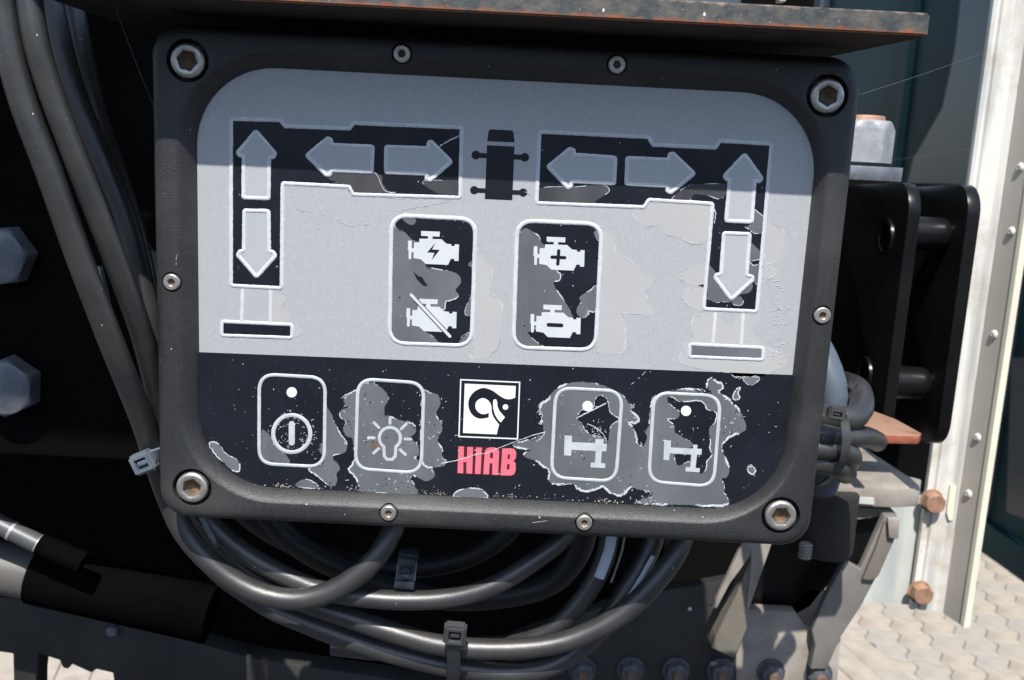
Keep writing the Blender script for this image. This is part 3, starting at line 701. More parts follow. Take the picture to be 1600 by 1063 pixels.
BIG = [(861, 615), (870, 608), (880, 602), (900, 597), (920, 598), (945, 603), (962, 611), (970, 616), (980, 625), (988, 633), (991, 637), (985, 641), (995, 650), (998, 657), (990, 661), (980, 660), (985, 663), (991, 672), (994, 684), (997, 694), (1005, 697), (1009, 690), (1011, 680), (1006, 675), (1014, 665), (1014, 650), (1020, 625), (1030, 617), (1045, 611), (1070, 608), (1095, 610), (1109, 614), (1105, 605), (1105, 598), (1107, 593), (1112, 591), (1120, 597), (1128, 600), (1129, 607), (1122, 612), (1130, 618), (1140, 625), (1150, 635), (1160, 650), (1166, 668), (1160, 676), (1148, 679), (1138, 684), (1128, 696), (1131, 710), (1137, 725), (1139, 738), (1134, 748), (1127, 748), (1132, 758), (1133, 772), (1140, 783), (1125, 790), (1060, 789), (1020, 788), (1000, 787), (1003, 779), (1018, 773), (1010, 768), (1000, 765), (985, 762), (975, 772), (965, 774), (950, 767), (942, 760), (930, 765), (915, 768), (903, 764), (895, 757), (880, 757), (862, 755), (857, 748), (858, 735), (848, 728), (838, 720), (822, 715), (820, 708), (830, 703), (806, 699), (802, 694), (820, 689), (838, 684), (850, 676), (846, 660), (847, 650), (843, 640), (846, 632), (858, 623)]
patch(BIG, seed=23, bias=.12, tw=2.6, amp=1.1)
# film left intact inside the big peeled area
for i, pts in enumerate(([(935, 618), (945, 620), (950, 628), (952, 640), (956, 647), (967, 655), (955, 665), (952, 675), (950, 690), (945, 685), (930, 680), (918, 676), (912, 668), (909, 660), (902, 655), (905, 645), (912, 640), (925, 640), (930, 625)],
     [(1043, 621), (1052, 621), (1060, 627), (1075, 627), (1090, 626), (1100, 630), (1105, 640), (1119, 645), (1117, 660), (1108, 670), (1110, 690), (1109, 700), (1112, 712), (1105, 720), (1103, 733), (1096, 740), (1089, 735), (1078, 722), (1070, 724), (1060, 727), (1054, 718), (1056, 705), (1066, 703), (1084, 696), (1070, 685), (1055, 675), (1054, 665), (1043, 655), (1058, 654), (1062, 645), (1055, 638), (1045, 630)])):
    patch(pts, 'black', 30 + i, .6, h=H3, bias=.2, tw=1.3, name='intact_film')
patch([(463, 760), (466, 753), (476, 749), (486, 751), (496, 758), (500, 764)], seed=25, bias=.3, tw=1.4)
patch([(711, 776), (716, 767), (730, 763), (748, 764), (757, 769), (759, 778)], seed=26, bias=.3, tw=1.6)
patch([(1160, 590), (1167, 600), (1175, 602), (1184, 596), (1186, 590), (1172, 589)], seed=27, tw=.9, bias=.2)
patch([(327, 694), (335, 691), (345, 697), (350, 706), (358, 712), (370, 718), (375, 728), (372, 737), (360, 733), (348, 722), (338, 712)], seed=28, tw=1.5, bias=.3)
patch([(1150, 609), (1157, 606), (1153, 614), (1156, 622), (1150, 626), (1145, 621)], seed=29, tw=1.4, bias=.4)
patch([(1168, 731), (1174, 729), (1181, 733), (1177, 741), (1170, 738)], seed=33, tw=1.6, bias=.4)
# on the grey field
GF = [[(987, 328), (1003, 352), (1030, 352), (1037, 365), (1060, 372), (1080, 380), (1105, 374), (1112, 322), (1015, 317), (1005, 327)],
 [(935, 354), (950, 360), (960, 372), (961, 392), (975, 400), (990, 412), (1005, 422), (1015, 435), (1018, 445), (1012, 452), (1002, 453), (1012, 465), (1015, 478), (1025, 488), (1010, 492), (970, 490), (972, 500), (976, 510), (978, 530), (975, 545), (965, 553), (940, 551), (932, 540), (938, 450), (941, 380)],
 [(1104, 411), (1080, 418), (1065, 428), (1061, 434), (1075, 443), (1095, 448), (1101, 446)], [(1100, 445), (1075, 454), (1065, 463), (1072, 475), (1085, 483), (1098, 486), (1099, 470)],
 [(1112, 489), (1090, 493), (1082, 502), (1080, 520), (1082, 530), (1066, 536), (1068, 548), (1060, 560), (1070, 570), (1090, 575), (1110, 580), (1140, 583), (1150, 589), (1195, 587), (1215, 577), (1225, 573), (1232, 560), (1220, 552), (1205, 546), (1195, 540), (1185, 528), (1178, 514), (1188, 500), (1186, 490), (1160, 492), (1140, 510), (1128, 500)],
 [(1200, 348), (1212, 352), (1225, 362), (1226, 385), (1222, 400), (1212, 408), (1195, 407)], [(1193, 412), (1205, 417), (1213, 424), (1208, 432), (1194, 436), (1188, 430)],
 [(444, 296), (450, 312), (470, 330), (480, 330), (545, 352), (580, 350), (600, 335), (640, 326), (700, 315), (716, 313), (552, 307), (545, 296), (448, 290)],
 [(745, 402), (760, 408), (772, 418), (770, 440), (765, 458), (782, 468), (786, 490), (783, 510), (778, 540), (760, 560), (735, 558), (741, 530), (742, 450)],
 [(458, 512), (468, 513), (471, 520), (465, 526), (458, 525)], [(428, 460), (440, 462), (446, 470), (440, 480), (452, 492), (450, 503), (428, 503)]]
for i, g in enumerate(GF):
  if i == 7: EDGES2.extend(tear(organic(g, 57, .7), 57, 1.2, .0, base=H2)); TEARS.extend(tear(organic(g, 58, 1.), 58, .8, -.1, base=H2))
  else: patch(g, 'film', 50 + i, .7, h=H1, tw=1.0 if i not in (7, 10) else .5, bias=-.05 if i != 1 else .12)
# long scratches and short scuffs
def scratch(pts, wd, seed, base, gap=.0):
    p = [(v.x, v.y) for v in cr([Vector((*q, 0)) for q in pts], 1.5)]
    p = [(x + .5 * noise.noise(Vector((x, y, seed))), y + .5 * noise.noise(Vector((y, x, seed + 5)))) for x, y in p]
    geo = []; run = []
    for x, y in p + [None] if False else p:
        if gap and noise.noise(Vector((x * .3, y * .3, seed))) < gap - .5 + .2:
            if len(run) > 2: geo.append(ridge(run, wd, .0001, closed=False, rough=.9, base=base, seed=seed))
            run = []
        else: run.append((x, y))
    if len(run) > 2: geo.append(ridge(run, wd, .0001, closed=False, rough=.9, base=base, seed=seed))
    return geo
SC = scratch([(690, 724), (715, 719), (745, 710), (760, 708), (782, 699), (800, 692), (830, 681), (852, 675)], 1.1, 1, H5)
SC += scratch([(852, 675), (846, 684), (838, 690)], 1.2, 2, H5) + scratch([(970, 612), (990, 598), (1010, 580), (1028, 565)], .7, 3, H3, .35)
SC += scratch([(902, 653), (915, 646), (932, 638), (947, 630)], 1.8, 4, H4) + scratch([(918, 662), (930, 668), (942, 678), (948, 690)], 1.0, 5, H4)
SC += scratch([(584, 268), (590, 275), (598, 293), (605, 300), (618, 301)], 1.0, 6, H3) + scratch([(688, 228), (700, 221), (718, 212)], 1.8, 7, H3)
SC += scratch([(462, 322), (475, 327), (505, 336), (540, 346), (565, 351), (600, 347)], .7, 8, H2, .35)
SC += scratch([(820, 300), (830, 306), (834, 312)], .6, 9, H2)
SC += scratch([(600, 338), (622, 330), (660, 323), (690, 316)], .7, 11, H2, .3)
for k in range(110):   # scuffs around the power key
    a = rnd.uniform(0, 2 * math.pi); r_ = 33 * math.sqrt(rnd.random()) + rnd.uniform(0, 6); x, y = 456 + r_ * math.cos(a), 675 + r_ * math.sin(a) * .95
    t = rnd.gauss(-.6, .9); l_ = rnd.uniform(1, 4.5); SC.append(ridge([(x, y), (x + l_ * .5 * math.cos(t), y + l_ * .5 * math.sin(t)), (x + l_ * math.cos(t + .2), y + l_ * math.sin(t + .2))], rnd.uniform(.35, .8), .00005, closed=False, base=H3))
for k in range(60):    # around the third key
    x, y = rnd.gauss(932, 10), rnd.gauss(677, 8); t = rnd.uniform(0, 6.3); l_ = rnd.uniform(.8, 3.)
    SC.append(ridge([(x, y), (x + l_ * math.cos(t), y + l_ * math.sin(t))], rnd.uniform(.4, 1.1), .00006, closed=False, base=H4))
def on_face(x, y):
    p = P(x, y, FY); px_, pz_ = abs(p.x - ICX), abs(p.z - ICZ)
    if px_ > .132 or pz_ > .092: return False
    qx, qz = px_ - .100, pz_ - .060
    return not (qx > 0 and qz > 0 and math.hypot(qx, qz) > .031)
for k in range(420):
    x, y = rnd.uniform(315, 1235), rnd.uniform(300, 790)
    if not on_face(x, y): continue
    if y < 560 and rnd.random() < .45: continue
    if x > 1130: pass
    t = rnd.uniform(-1.4, .2); l_ = rnd.expovariate(.8) * .9 + .5
    SC.append(ridge([(x, y), (x + l_ * .5 * math.cos(t) + rnd.uniform(-.3, .3), y + l_ * .5 * math.sin(t)), (x + l_ * math.cos(t), y + l_ * math.sin(t))], rnd.uniform(.4, 1.0), .00006, closed=False, base=H5))
for k in range(46):    # arcs near the right edge of the grey field
    x, y = rnd.gauss(1215, 12), rnd.uniform(430, 590); t = rnd.uniform(-1, .3); l_ = rnd.uniform(2, 9)
    if not on_face(x + 6, y): continue
    SC.append(ridge([(x, y), (x + l_ * .5, y + l_ * .5 * math.sin(t) - l_ * .12), (x + l_ * math.cos(t), y + l_ * math.sin(t))], rnd.uniform(.4, .8), .00006, closed=False, base=H4))
def grav(px, py):  # small gravel-like speck on the face
    return px, py
for k in range(150):   # nicks inside the worn patches and near keys
    cx, cy = rnd.choice([(600, 680), (910, 690), (1070, 690), (1000, 760), (560, 640), (685, 680), (1140, 660), (520, 700), (620, 755)])
    x, y = rnd.gauss(cx, 24), rnd.gauss(cy, 18)
    if not on_face(x, y) or y < 592: continue
    t = rnd.uniform(0, 6.3); l_ = rnd.uniform(1, 6)
    g_ = ridge([(x, y), (x + l_ * .5 * math.cos(t), y + l_ * .5 * math.sin(t)), (x + l_ * math.cos(t + .7), y + l_ * math.sin(t + .7))], rnd.uniform(.4, 1.1), .00006, closed=False, base=H3, rough=.7)
    (SC if rnd.random() < .45 else CRACKS).append(g_)
o = put('scratches', merge(SC), M['tear'], face, kind='stuff')
o = put('torn_edges', merge(TEARS), M['tear'], face, kind='stuff')
put('crack_lines', merge(CRACKS), M['bare'], face, kind='stuff')
put('film_edge_lines', merge(EDGES2), M['fedge'], face, kind='stuff')
# dirt crumbs along the lower lip of the face
CR = []
zb_ = ICZ - .0940
for k in range(1000):
    u = rnd.random(); x = -.108 + .225 * u; h_ = abs(rnd.gauss(0, .0009)) * (1.6 if rnd.random() < .3 else .8)
    dn = noise.noise(Vector((x * 60, 3, 0)))
    if dn < .08 and rnd.random() < .88: continue
    c = Vector((x, FY - .0003, zb_ + .0004 + h_)); s = rnd.uniform(.00012, .00062)
    V = [c + Vector((rnd.uniform(-1, 1) * s, -rnd.uniform(0, 1) * s * .8, rnd.uniform(-1, 1) * s * .8)) for _ in range(5)]
    CR.append((V, [(0, 1, 2), (0, 2, 3), (0, 3, 4), (1, 2, 4), (2, 3, 4)]))
o = put('dirt_crumbs', merge(CR), M['crumb'], face, kind='stuff', sm=None)
# burst bubble in the left engine key
patch([(647, 425), (652, 430), (660, 434), (664, 441), (668, 446), (661, 446), (655, 440), (650, 434)], 'bare', 61, .5, h=H3, tw=1.2, bias=.2, name='hole_mark')
for c, r_ in (((624.5, 465), 1.4), ((621.5, 470.5), .9), ((819, 509), 1.3), ((819, 479), .9)): put('hole_mark', layer(circle(*c, r_, 10), H3), M['bare'], face, sm=None)
STN = mat('rust_stain', (.12, .075, .045), (.15, .11, .08), 200, .6); stn_o = patch([(580, 694), (588, 690), (592, 697), (588, 703), (580, 702)], name='stain', seed=62, h=H3, tw=0, m_='patch')
stn_o.data.materials.clear(); stn_o.data.materials.append(STN)
# little scuffs on the rim
RS = []
def rim_tube(pts, r_): 
    return tube_geo(cr([P(*q, -.00005) for q in pts], .0006), r_, 6)
RS += [rim_tube([(278, 396), (276, 401), (275, 407)], .00014), rim_tube([(275.5, 410), (275.2, 415)], .00012), rim_tube([(832, 817), (843, 815.5), (855, 814)], .00012)]
c = P(843, 809, -.0001); v_, f_ = lathe([(.0001, -.0004), (.0005, -.0002), (.00065, .0003)], 12); RS.append(([v + c for v in v_], f_))
o = put('paint_splash', merge(RS), M['crumb'], panel, kind='stuff')

# ------------------------------------------------------------------ steel plate above the box
TY = -.037
zt = P(1000, 33, TY).z; TH = .0084
fr = PZ(1449, 58, zt); fr.y = TY
bk = PZ(1270, 92, zt)
tp = thing('steel_ledge_plate', (0, .05, zt), 'thick dark steel ledge plate with rusty edges above the control box', 'steel plate')
pl = [Vector((-.186, TY, zt)), Vector((fr.x - .0035, TY, zt)), Vector((fr.x - .0008, TY + .0008, zt)), Vector((fr.x, TY + .0035, zt)), Vector((bk.x + .004, bk.y - .004, zt)), Vector((bk.x - .01, bk.y + .02, zt)), Vector((bk.x - .02, .20, zt)), Vector((-.186, .20, zt))]
pm_ = mat('weathered_dark_steel', (.045, .053, .058), (.115, .105, .09), 130, .6, .1, metal=.1, bump=.8, bscale=350, speck=((.75, .70, .62), 230, .10, .25), rust=((.30, .14, .085), 60, .61, .75), contrast=(.4, .62))
# rust creeping in from the arrises: driven by height in the plate
t_ = pm_.node_tree; N_ = t_.nodes; b_ = N_['Principled BSDF']; old = b_.inputs['Base Color'].links[0].from_socket
tc = N_.new('ShaderNodeTexCoord'); sx = N_.new('ShaderNodeSeparateXYZ'); t_.links.new(tc.outputs['Object'], sx.inputs[0])
nzn = N_.new('ShaderNodeTexNoise'); nzn.inputs['Scale'].default_value = 220; nzn.inputs['Detail'].default_value = 6; t_.links.new(tc.outputs['Object'], nzn.inputs['Vector'])
ms = N_.new('ShaderNodeMath'); ms.operation = 'MULTIPLY_ADD'; ms.inputs[1].default_value = .0050; t_.links.new(nzn.outputs['Fac'], ms.inputs[0]); t_.links.new(sx.outputs['Z'], ms.inputs[2])
mr = N_.new('ShaderNodeMapRange'); mr.inputs[1].default_value = .0044; mr.inputs[2].default_value = .0028; t_.links.new(ms.outputs[0], mr.inputs[0])
mx = N_.new('ShaderNodeMix'); mx.data_type = 'RGBA'; t_.links.new(mr.outputs[0], mx.inputs[0]); t_.links.new(old, mx.inputs[6]); mx.inputs[7].default_value = (.27, .085, .03, 1)
mr2 = N_.new('ShaderNodeMapRange'); mr2.inputs[1].default_value = .0102; mr2.inputs[2].default_value = .0118; t_.links.new(ms.outputs[0], mr2.inputs[0])
mx2 = N_.new('ShaderNodeMix'); mx2.data_type = 'RGBA'; t_.links.new(mr2.outputs[0], mx2.inputs[0]); t_.links.new(mx.outputs[2], mx2.inputs[6]); mx2.inputs[7].default_value = (.40, .27, .22, 1)
t_.links.new(mx2.outputs[2], b_.inputs['Base Color'])
V, Fc = solid([v - Vector((0, 0, zt)) for v in pl], Vector((0, 0, TH))); me = mesh(V, Fc, 'plate')
bm = bmesh.new(); bm.from_mesh(me); bmesh.ops.bevel(bm, geom=[e for e in bm.edges if e.calc_face_angle(0) > R(35)], offset=.0007, segments=2, affect='EDGES'); bm.to_mesh(me); bm.free(); smooth(me, 40)
o = link('plate', me, pm_, tp, Vector((0, 0, zt)))
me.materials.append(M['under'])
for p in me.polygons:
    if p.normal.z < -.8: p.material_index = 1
ob = thing('shade_beam', (-.7, 0, .5), 'unseen black beam added overhead to shade the left bolts and cables', 'beam')  # out-of-view beam added to cast shade on the left bolts
plate('beam_body', [Vector((-1.4, -.30, .5)), Vector((-.205, -.30, .5)), Vector((-.205, .6, .5)), Vector((-1.4, .6, .5))], Vector((0, 0, .14)), M['blackpaint'], ob, bev=.004)
tag(plate('handle_post', [P(1218, 2, .02), P(1228, 2, .02), P(1228, -40, .02), P(1214, -40, .02)], Vector((0, .006, 0)), M['beige'], tp))
V, Fc = lathe([(.016, 0), (.018, .004), (.018, .05), (.015, .055)], 32, 'Z'); cpl = mesh(V, Fc, 'coupling', 40)
tag(link('coupling', cpl, M['conduit'], None, Vector((P(1105, 0, .06).x, .07, zt + TH + .0003))), 'blue grey round coupling standing on the steel ledge plate', 'coupling')

# ------------------------------------------------------------------ dark machine behind
col = thing('crane_column', (-.1, .40, GZ), 'large black crane column filling the dark background behind the control box', 'crane')
xr_ = P(1262, 100, .36).x
plate('column_plate', [Vector((-1.3, .36, P(0, 985, .36).z)), Vector((P(190, 985, .36).x, .36, P(0, 1010, .36).z)), Vector((P(190, 985, .36).x, .36, -.62)), Vector((xr_, .36, -.62)), Vector((xr_, .36, .7)), Vector((-1.3, .36, .7))], Vector((0, .25, 0)), M['blacksoot'], col)
plate('rear_housing', [P(1230, 830, .72), P(1300, 838, .72), P(1480, 838, .72), P(1540, 290, .72), P(1230, 286, .72)], Vector((0, .1, 0)), M['blacksoot'], col)
yb = .125
zt1, zb1 = P(100, 338, yb).z, P(100, 716, yb).z
beam = thing('chassis_beam', (-.4, yb, zb1), 'black chassis beam running left behind the cables with two hex bolts', 'beam')
plate('beam_web', [Vector((-.75, yb, zb1)), Vector((-.06, yb, zb1)), Vector((-.06, yb, zt1)), Vector((-.75, yb, zt1))], Vector((0, .06, 0)), M['blacksoot'], beam, bev=.003)
V, Fc = hexhead(.0175, .013, 'Y', R(90)); hb = mesh(V, Fc, 'hex_bolt', 30); hb.materials.append(M['galvb'])
V, Fc = lathe([(.0222, 0), (.0222, -.0028), (.003, -.0029)], 32); hw = mesh(V, Fc, 'washer', 30); hw.materials.append(M['galvb'])
for i, q in enumerate([(12, 398), (22, 600)]):
    c = P(*q, yb - .003); o = link('hex_bolt', hb, None, beam, c); o.rotation_euler.y = [.42, .06][i]
low_b = thing('lower_beam', P(300, 1000, .28), 'dark grey lower frame beam under the cables with a ragged lower edge', 'beam')
plate('beam_web', [P(-60, 925, .26), P(60, 940, .26), P(400, 1030, .26), P(700, 1075, .26), P(700, 1110, .26), P(300, 1110, .26), P(182, 1100, .26), P(176, 1052, .26), P(150, 1046, .26), P(143, 1052, .26), P(112, 1038, .26), P(106, 1046, .26), P(98, 1044, .26), P(93, 1032, .26), P(60, 1022, .26), P(56, 1063, .26), P(56, 1110, .26), P(22, 1110, .26), P(20, 1022, .26), P(-60, 1010, .26)], Vector((0, .02, 0)), M['greypaint'], low_b, bev=.001)
o = link('bolt', hb, M['galvb'], low_b, P(176, 985, .258)); o.scale = (.25,) * 3
# hydraulic cylinder bottom left
hyd = thing('hydraulic_cylinder', P(-20, 880, .2), 'grey hydraulic cylinder with black end cap and bright pipe at lower left', 'cylinder')
tube('barrel', [P(-160, 855, .2), P(64, 900, .2)], .0172, M['greycyl'], hyd, ns=40)
tube('end_cap', [P(56, 898, .2), P(330, 960, .2)], .0200, M['cap'], hyd, ns=40)
tube('pipe', [P(-120, 760, .17), P(64, 852, .17)], .0062, M['chrome'], hyd, ns=32)
tube('pipe_end', [P(62, 850, .17), P(130, 880, .17)], .0072, M['cap'], hyd, ns=24)
V, Fc = merge([tube_geo([P(a_, b_2, .17), P(a_ + 4, b_2 + 2, .17)], .0065, 24) for a_, b_2 in ((17, 829), (60, 849))])
link('pipe_band', mesh(V, Fc, 'band', 40), M['galv'], hyd)
# pale bracket glimpsed between cables and box
sb = thing('side_bracket', P(230, 450, .09), 'pale grey bracket plate glimpsed between the left cables and the box', 'bracket')
plate('bracket_plate', [P(205, 368, .085), P(214, 362, .085), P(222, 372, .085), P(236, 392, .085), P(262, 400, .085), P(262, 560, .085), P(250, 560, .085), P(232, 490, .085)], Vector((0, .004, 0)), M['galvb'], sb)
plate('bracket_lip', [P(200, 345, .07), P(207, 333, .07), P(218, 328, .07), P(236, 338, .07), P(216, 352, .07), P(201, 360, .07)], Vector((0, .01, 0)), M['greypaint'], sb, bev=.001)
plate('strap_end', [P(306, 800, .03), P(314, 800, .03), P(339, 846, .03), P(337, 855, .03), P(325, 838, .03)], Vector((0, .001, 0)), M['galvb'], sb)
plate('cross_tab', [P(149, 418, .105), P(155, 416, .105), P(168, 470, .105), P(170, 500, .105), P(164, 490, .105)], Vector((0, .004, 0)), M['galv'], sb)

# ------------------------------------------------------------------ cables
def cab(name, pts, r, m_, label, group='black rubber cables looping round the control box'):
    q = [P(*p) for p in pts]
    if pts[0][1] == -60: q = [Vector((q[0].x - .012, q[0].y, .499)), Vector((q[0].x - .008, q[0].y, .35)), Vector((q[0].x - .003, q[0].y, .22))] + q
    o = tube(name, q, r, M[m_]); return tag(o, label, 'cable', group)
cab('cable', [(8, -60, -.03), (6, 0, -.03), (16, 80, -.03), (38, 165, -.028), (76, 266, -.025), (123, 400, -.018), (173, 532, -.008), (222, 655, .012), (241, 715, .022), (262, 775, .027), (288, 832, .027), (335, 885, .026), (395, 923, .025), (460, 937, .024), (520, 923, .024), (572, 888, .024), (604, 848, .027), (622, 800, .035), (630, 740, .045)], .0054, 'rubber', 'outer left cable that ends in the front loop below the box')
cab('cable', [(38, -60, -.03), (46, 0, -.03), (58, 70, -.03), (82, 150, -.027), (124, 262, -.022), (176, 396, -.012), (222, 525, .004), (250, 640, .022), (275, 740, .035), (325, 812, .036), (380, 862, .034), (440, 897, .032), (510, 924, .031), (600, 937, .031), (690, 936, .031), (765, 918, .031), (830, 880, .034), (885, 835, .04), (905, 790, .05)], .0049, 'rubber', 'second left cable that swings in the shallow loop under the box')
cab('cable', [(70, -60, .05), (80, 0, .05), (98, 80, .05), (122, 160, .05), (165, 262, .05), (205, 370, .05), (238, 520, .05), (262, 660, .05), (300, 790, .050), (370, 880, .050), (450, 930, .048), (540, 963, .044), (620, 990, .041), (700, 1010, .040), (800, 1014, .040), (885, 1002, .040), (965, 964, .040), (1022, 912, .041), (1060, 858, .045), (1078, 800, .055)], .0054, 'rubber', 'third cable from the left forming the wide loop under the zip tie')
cab('cable', [(105, -60, .075), (112, 0, .075), (128, 90, .075), (150, 180, .075), (190, 300, .07), (225, 430, .065), (255, 640, .06), (310, 850, .060), (400, 935, .058), (480, 974, .054), (560, 1004, .052), (640, 1027, .050), (720, 1044, .050), (800, 1051, .050), (870, 1036, .052), (935, 985, .055), (985, 915, .056), (1018, 850, .06), (1030, 790, .065)], .0057, 'rubber', 'lowest cable at the bottom edge passing under the zip tie')
cab('cable', [(520, 1010, .085), (600, 1018, .080), (670, 1015, .072), (740, 1010, .062), (810, 1005, .056), (870, 978, .052), (918, 925, .052), (945, 870, .054), (958, 800, .06)], .0052, 'rubber', 'short cable rising to the box beside the broad pale label')
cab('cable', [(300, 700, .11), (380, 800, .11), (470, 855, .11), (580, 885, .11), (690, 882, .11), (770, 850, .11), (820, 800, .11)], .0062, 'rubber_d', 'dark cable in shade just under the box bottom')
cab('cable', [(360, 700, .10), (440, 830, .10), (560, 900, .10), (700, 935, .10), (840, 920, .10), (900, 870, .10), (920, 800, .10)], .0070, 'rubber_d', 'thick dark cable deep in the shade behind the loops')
# labels on cables
def sleeve(name, pts, wpx, y, label):
    q = [P(a_, b_2, y) for a_, b_2 in pts]; V, Fc = [], []
    n = len(q); wd = wpx * (CAM[1] * -1 + y) / F_PX / 2
    for i in range(n):
        t = (q[min(i + 1, n - 1)] - q[max(i - 1, 0)]).normalized(); s = t.cross(Vector((0, 1, 0))).normalized()
        for k in range(7):
            a = math.pi * k / 6; V.append(q[i] + s * math.cos(a) * wd + Vector((0, -math.sin(a) * wd * .45, 0)))
    for i in range(n - 1):
        for k in range(6): Fc.append((i * 7 + k, i * 7 + k + 1, (i + 1) * 7 + k + 1, (i + 1) * 7 + k))
        Fc.append((i * 7 + 6, i * 7, (i + 1) * 7, (i + 1) * 7 + 6))
    Fc.append(tuple(range(7))); Fc.append(tuple(range((n - 1) * 7, n * 7)))
    return tag(link(name, mesh(V, Fc, name, 50), M['label']), label, 'cable label')
sleeve('cable_label', [(936, 903), (945, 880), (952, 860), (957, 830), (960, 800)], 18, .044, 'broad pale blue label on the cable under the box')
sleeve('cable_label', [(974, 946), (990, 923), (1005, 898), (1021, 869)], 8.5, .046, 'narrow pale label strip along the cable right of the broad one')
tag(tube('wire', [P(955, 910, .05), P(972, 860, .05), (P(978, 820, .05))], .0006, M['beige']), 'thin tan wire beside the broad pale cable label', 'wire')
# cable ties
def tie_head(name, loc, w_, h_, d_, rot, m_, label, group=None):
    t = thing(name, loc, label, 'cable tie', group)
    bm = bmesh.new(); bmesh.ops.create_cube(bm, size=1); bmesh.ops.scale(bm, verts=bm.verts, vec=(w_, d_, h_))
    bmesh.ops.bevel(bm, geom=bm.edges[:], offset=w_ * .1, segments=2, affect='EDGES')
    f = min(bm.faces, key=lambda f: f.calc_center_median().y - (f.calc_area() * 10))
    fs = [f for f in bm.faces if f.normal.y < -.99]; f = max(fs, key=lambda f: f.calc_area())
    r1 = bmesh.ops.inset_individual(bm, faces=[f], thickness=w_ * .17, depth=0)
    r2 = bmesh.ops.inset_individual(bm, faces=[f], thickness=w_ * .03, depth=-d_ * .55)
    me = bpy.data.meshes.new('head'); bm.to_mesh(me); bm.free(); smooth(me, 40)
    o = link('head', me, m_, t, Vector(loc)); o.rotation_euler = rot
    me2 = rbox(w_ * .42, d_ * .5, h_ * .22, w_ * .03); o2 = link('pawl', me2, m_, t, Vector(loc) + Matrix.Rotation(rot[1], 3, 'Y') @ Vector((0, -d_ * .12, h_ * .02))); o2.rotation_euler = rot
    return t
def strap(t, pts, wd, th, m_, axis=None):
    q = cr([Vector(p) for p in pts], .0015); V, Fc = [], []; n = len(q)
    axis = axis or Vector((1, 0, 0))
    for i in range(n):
        tt = (q[min(i + 1, n - 1)] - q[max(i - 1, 0)]).normalized(); s = (axis - tt * axis.dot(tt)).normalized(); u = tt.cross(s)
        for a_, b_2 in ((-1, -1), (1, -1), (1, 1), (-1, 1)): V.append(q[i] + s * a_ * wd / 2 + u * b_2 * th / 2)
    for i in range(n - 1):
        for k in range(4): Fc.append((i * 4 + k, i * 4 + (k + 1) % 4, (i + 1) * 4 + (k + 1) % 4, (i + 1) * 4 + k))
    Fc += [(0, 1, 2, 3), tuple(range(4 * n - 4, 4 * n))]
    link('strap', mesh(V, Fc, 'strap', 40), m_, t)
hp = P(711, 990, .026)
t = tie_head('cable_tie', hp, .0112, .0118, .0062, (R(12), R(3), 0), M['nylon'], 'dark nylon cable tie round the bundle at the bottom centre')
sp = [hp + Vector((0, -.001, -.004)), P(709, 1016, .028), P(709, 1035, .033), P(708, 1060, .041), P(708, 1085, .052), P(708, 1090, .060), P(709, 1060, .064), P(709, 1000, .052), P(710, 975, .038), hp + Vector((0, .003, .004))]
strap(t, sp, .0068, .0013, M['nylon'])
hp = P(225, 722, .008)
t = tie_head('cable_tie', hp, .0105, .0098, .0066, (0, R(-25), 0), M['nylon_p'], 'pale nylon cable tie on the left cables beside the box corner')
ax = Vector((.25, 0, .97))
strap(t, [hp + Vector((.003, 0, .0015)), P(237, 714, .008), P(252, 708, .012), P(262, 704, .024), P(258, 706, .036), P(235, 716, .034), P(222, 722, .024), hp + Vector((-.001, .003, 0))], .0062, .0013, M['nylon_p'], ax)
# spring clip
cl = thing('spring_clip', P(634, 888, .03), 'small zinc spring clip hanging below the box centre left', 'clip')
w2 = .0051
def cpt(px, py, y): return P(px, py, y)
pr = [cpt(641, 857, .036), cpt(641, 858, .030), cpt(639, 866, .026), cpt(638, 872, .031), cpt(637, 878, .032), cpt(633, 906, .032), cpt(632, 912, .028), cpt(631, 919, .029)]
strap(cl, pr, .0098, .0009, M['clipm'])
V, Fc = lathe([(.0001, -.0002), (.0016, -.0004), (.0026, -.0009), (.0029, -.0003), (.0030, .0004)], 24); link('dimple', mesh(V, Fc, 'd', 60), M['clipm'], cl, P(634, 893, .0315))
V, Fc = merge([solid([P(a_, 879, .0316), P(a_ + 2, 879, .0316), P(a_ - 1, 907, .0316), P(a_ - 3, 907, .0316)], Vector((0, -.0009, 0))) for a_ in (621, 650)])
link('side_lip', mesh(V, Fc), M['galvb'], cl)

# ------------------------------------------------------------------ right-hand hardware
# black lug plates standing in depth, with pins between them
lug = thing('lug_bracket', P(1420, 500, .30), 'black painted double lug bracket with two cross pins right of the box', 'bracket')
def lugplate(px0, px1, ptop, pbot, ref, yf, yback, slope):
    xL, xR = P(px0, ref, yf).x, P(px1, ref, yf).x
    zt_, zb_2 = P(px1, ptop, yf).z, P(px1 - 40, pbot, yf).z
    prof = [(yf, zb_2), (yf, zt_), (yback, zt_ + slope), (yback, zb_2)]
    r = .020; pts = []
    for (cy, cz, a0) in ((yf + r, zt_ - r, 180), (yf + r, zb_2 + r, 270)):
        seg = [(cy + r * math.cos(R(a0 - 90 * k / 8)), cz + r * math.sin(R(a0 - 90 * k / 8))) for k in range(9)]
        pts.append(seg if a0 == 180 else [(cy + r * math.cos(R(270 - 90 * k / 8)), cz + r * math.sin(R(270 - 90 * k / 8))) for k in range(9)])
    loop_ = pts[1] + pts[0] + [(yback, zt_ + slope), (yback, zb_2)]
    return plate('lug_plate', [Vector((xL, a_, b_2)) for a_, b_2 in loop_], Vector((xR - xL, 0, 0)), M['blackpaint'], lug, bev=.0012), xL, xR
_, la, lb = lugplate(1411, 1430, 287, 690, 400, .235, .385, -.006)
_, lc, ld = lugplate(1503, 1523, 290, 704, 400, .245, .385, -.006)
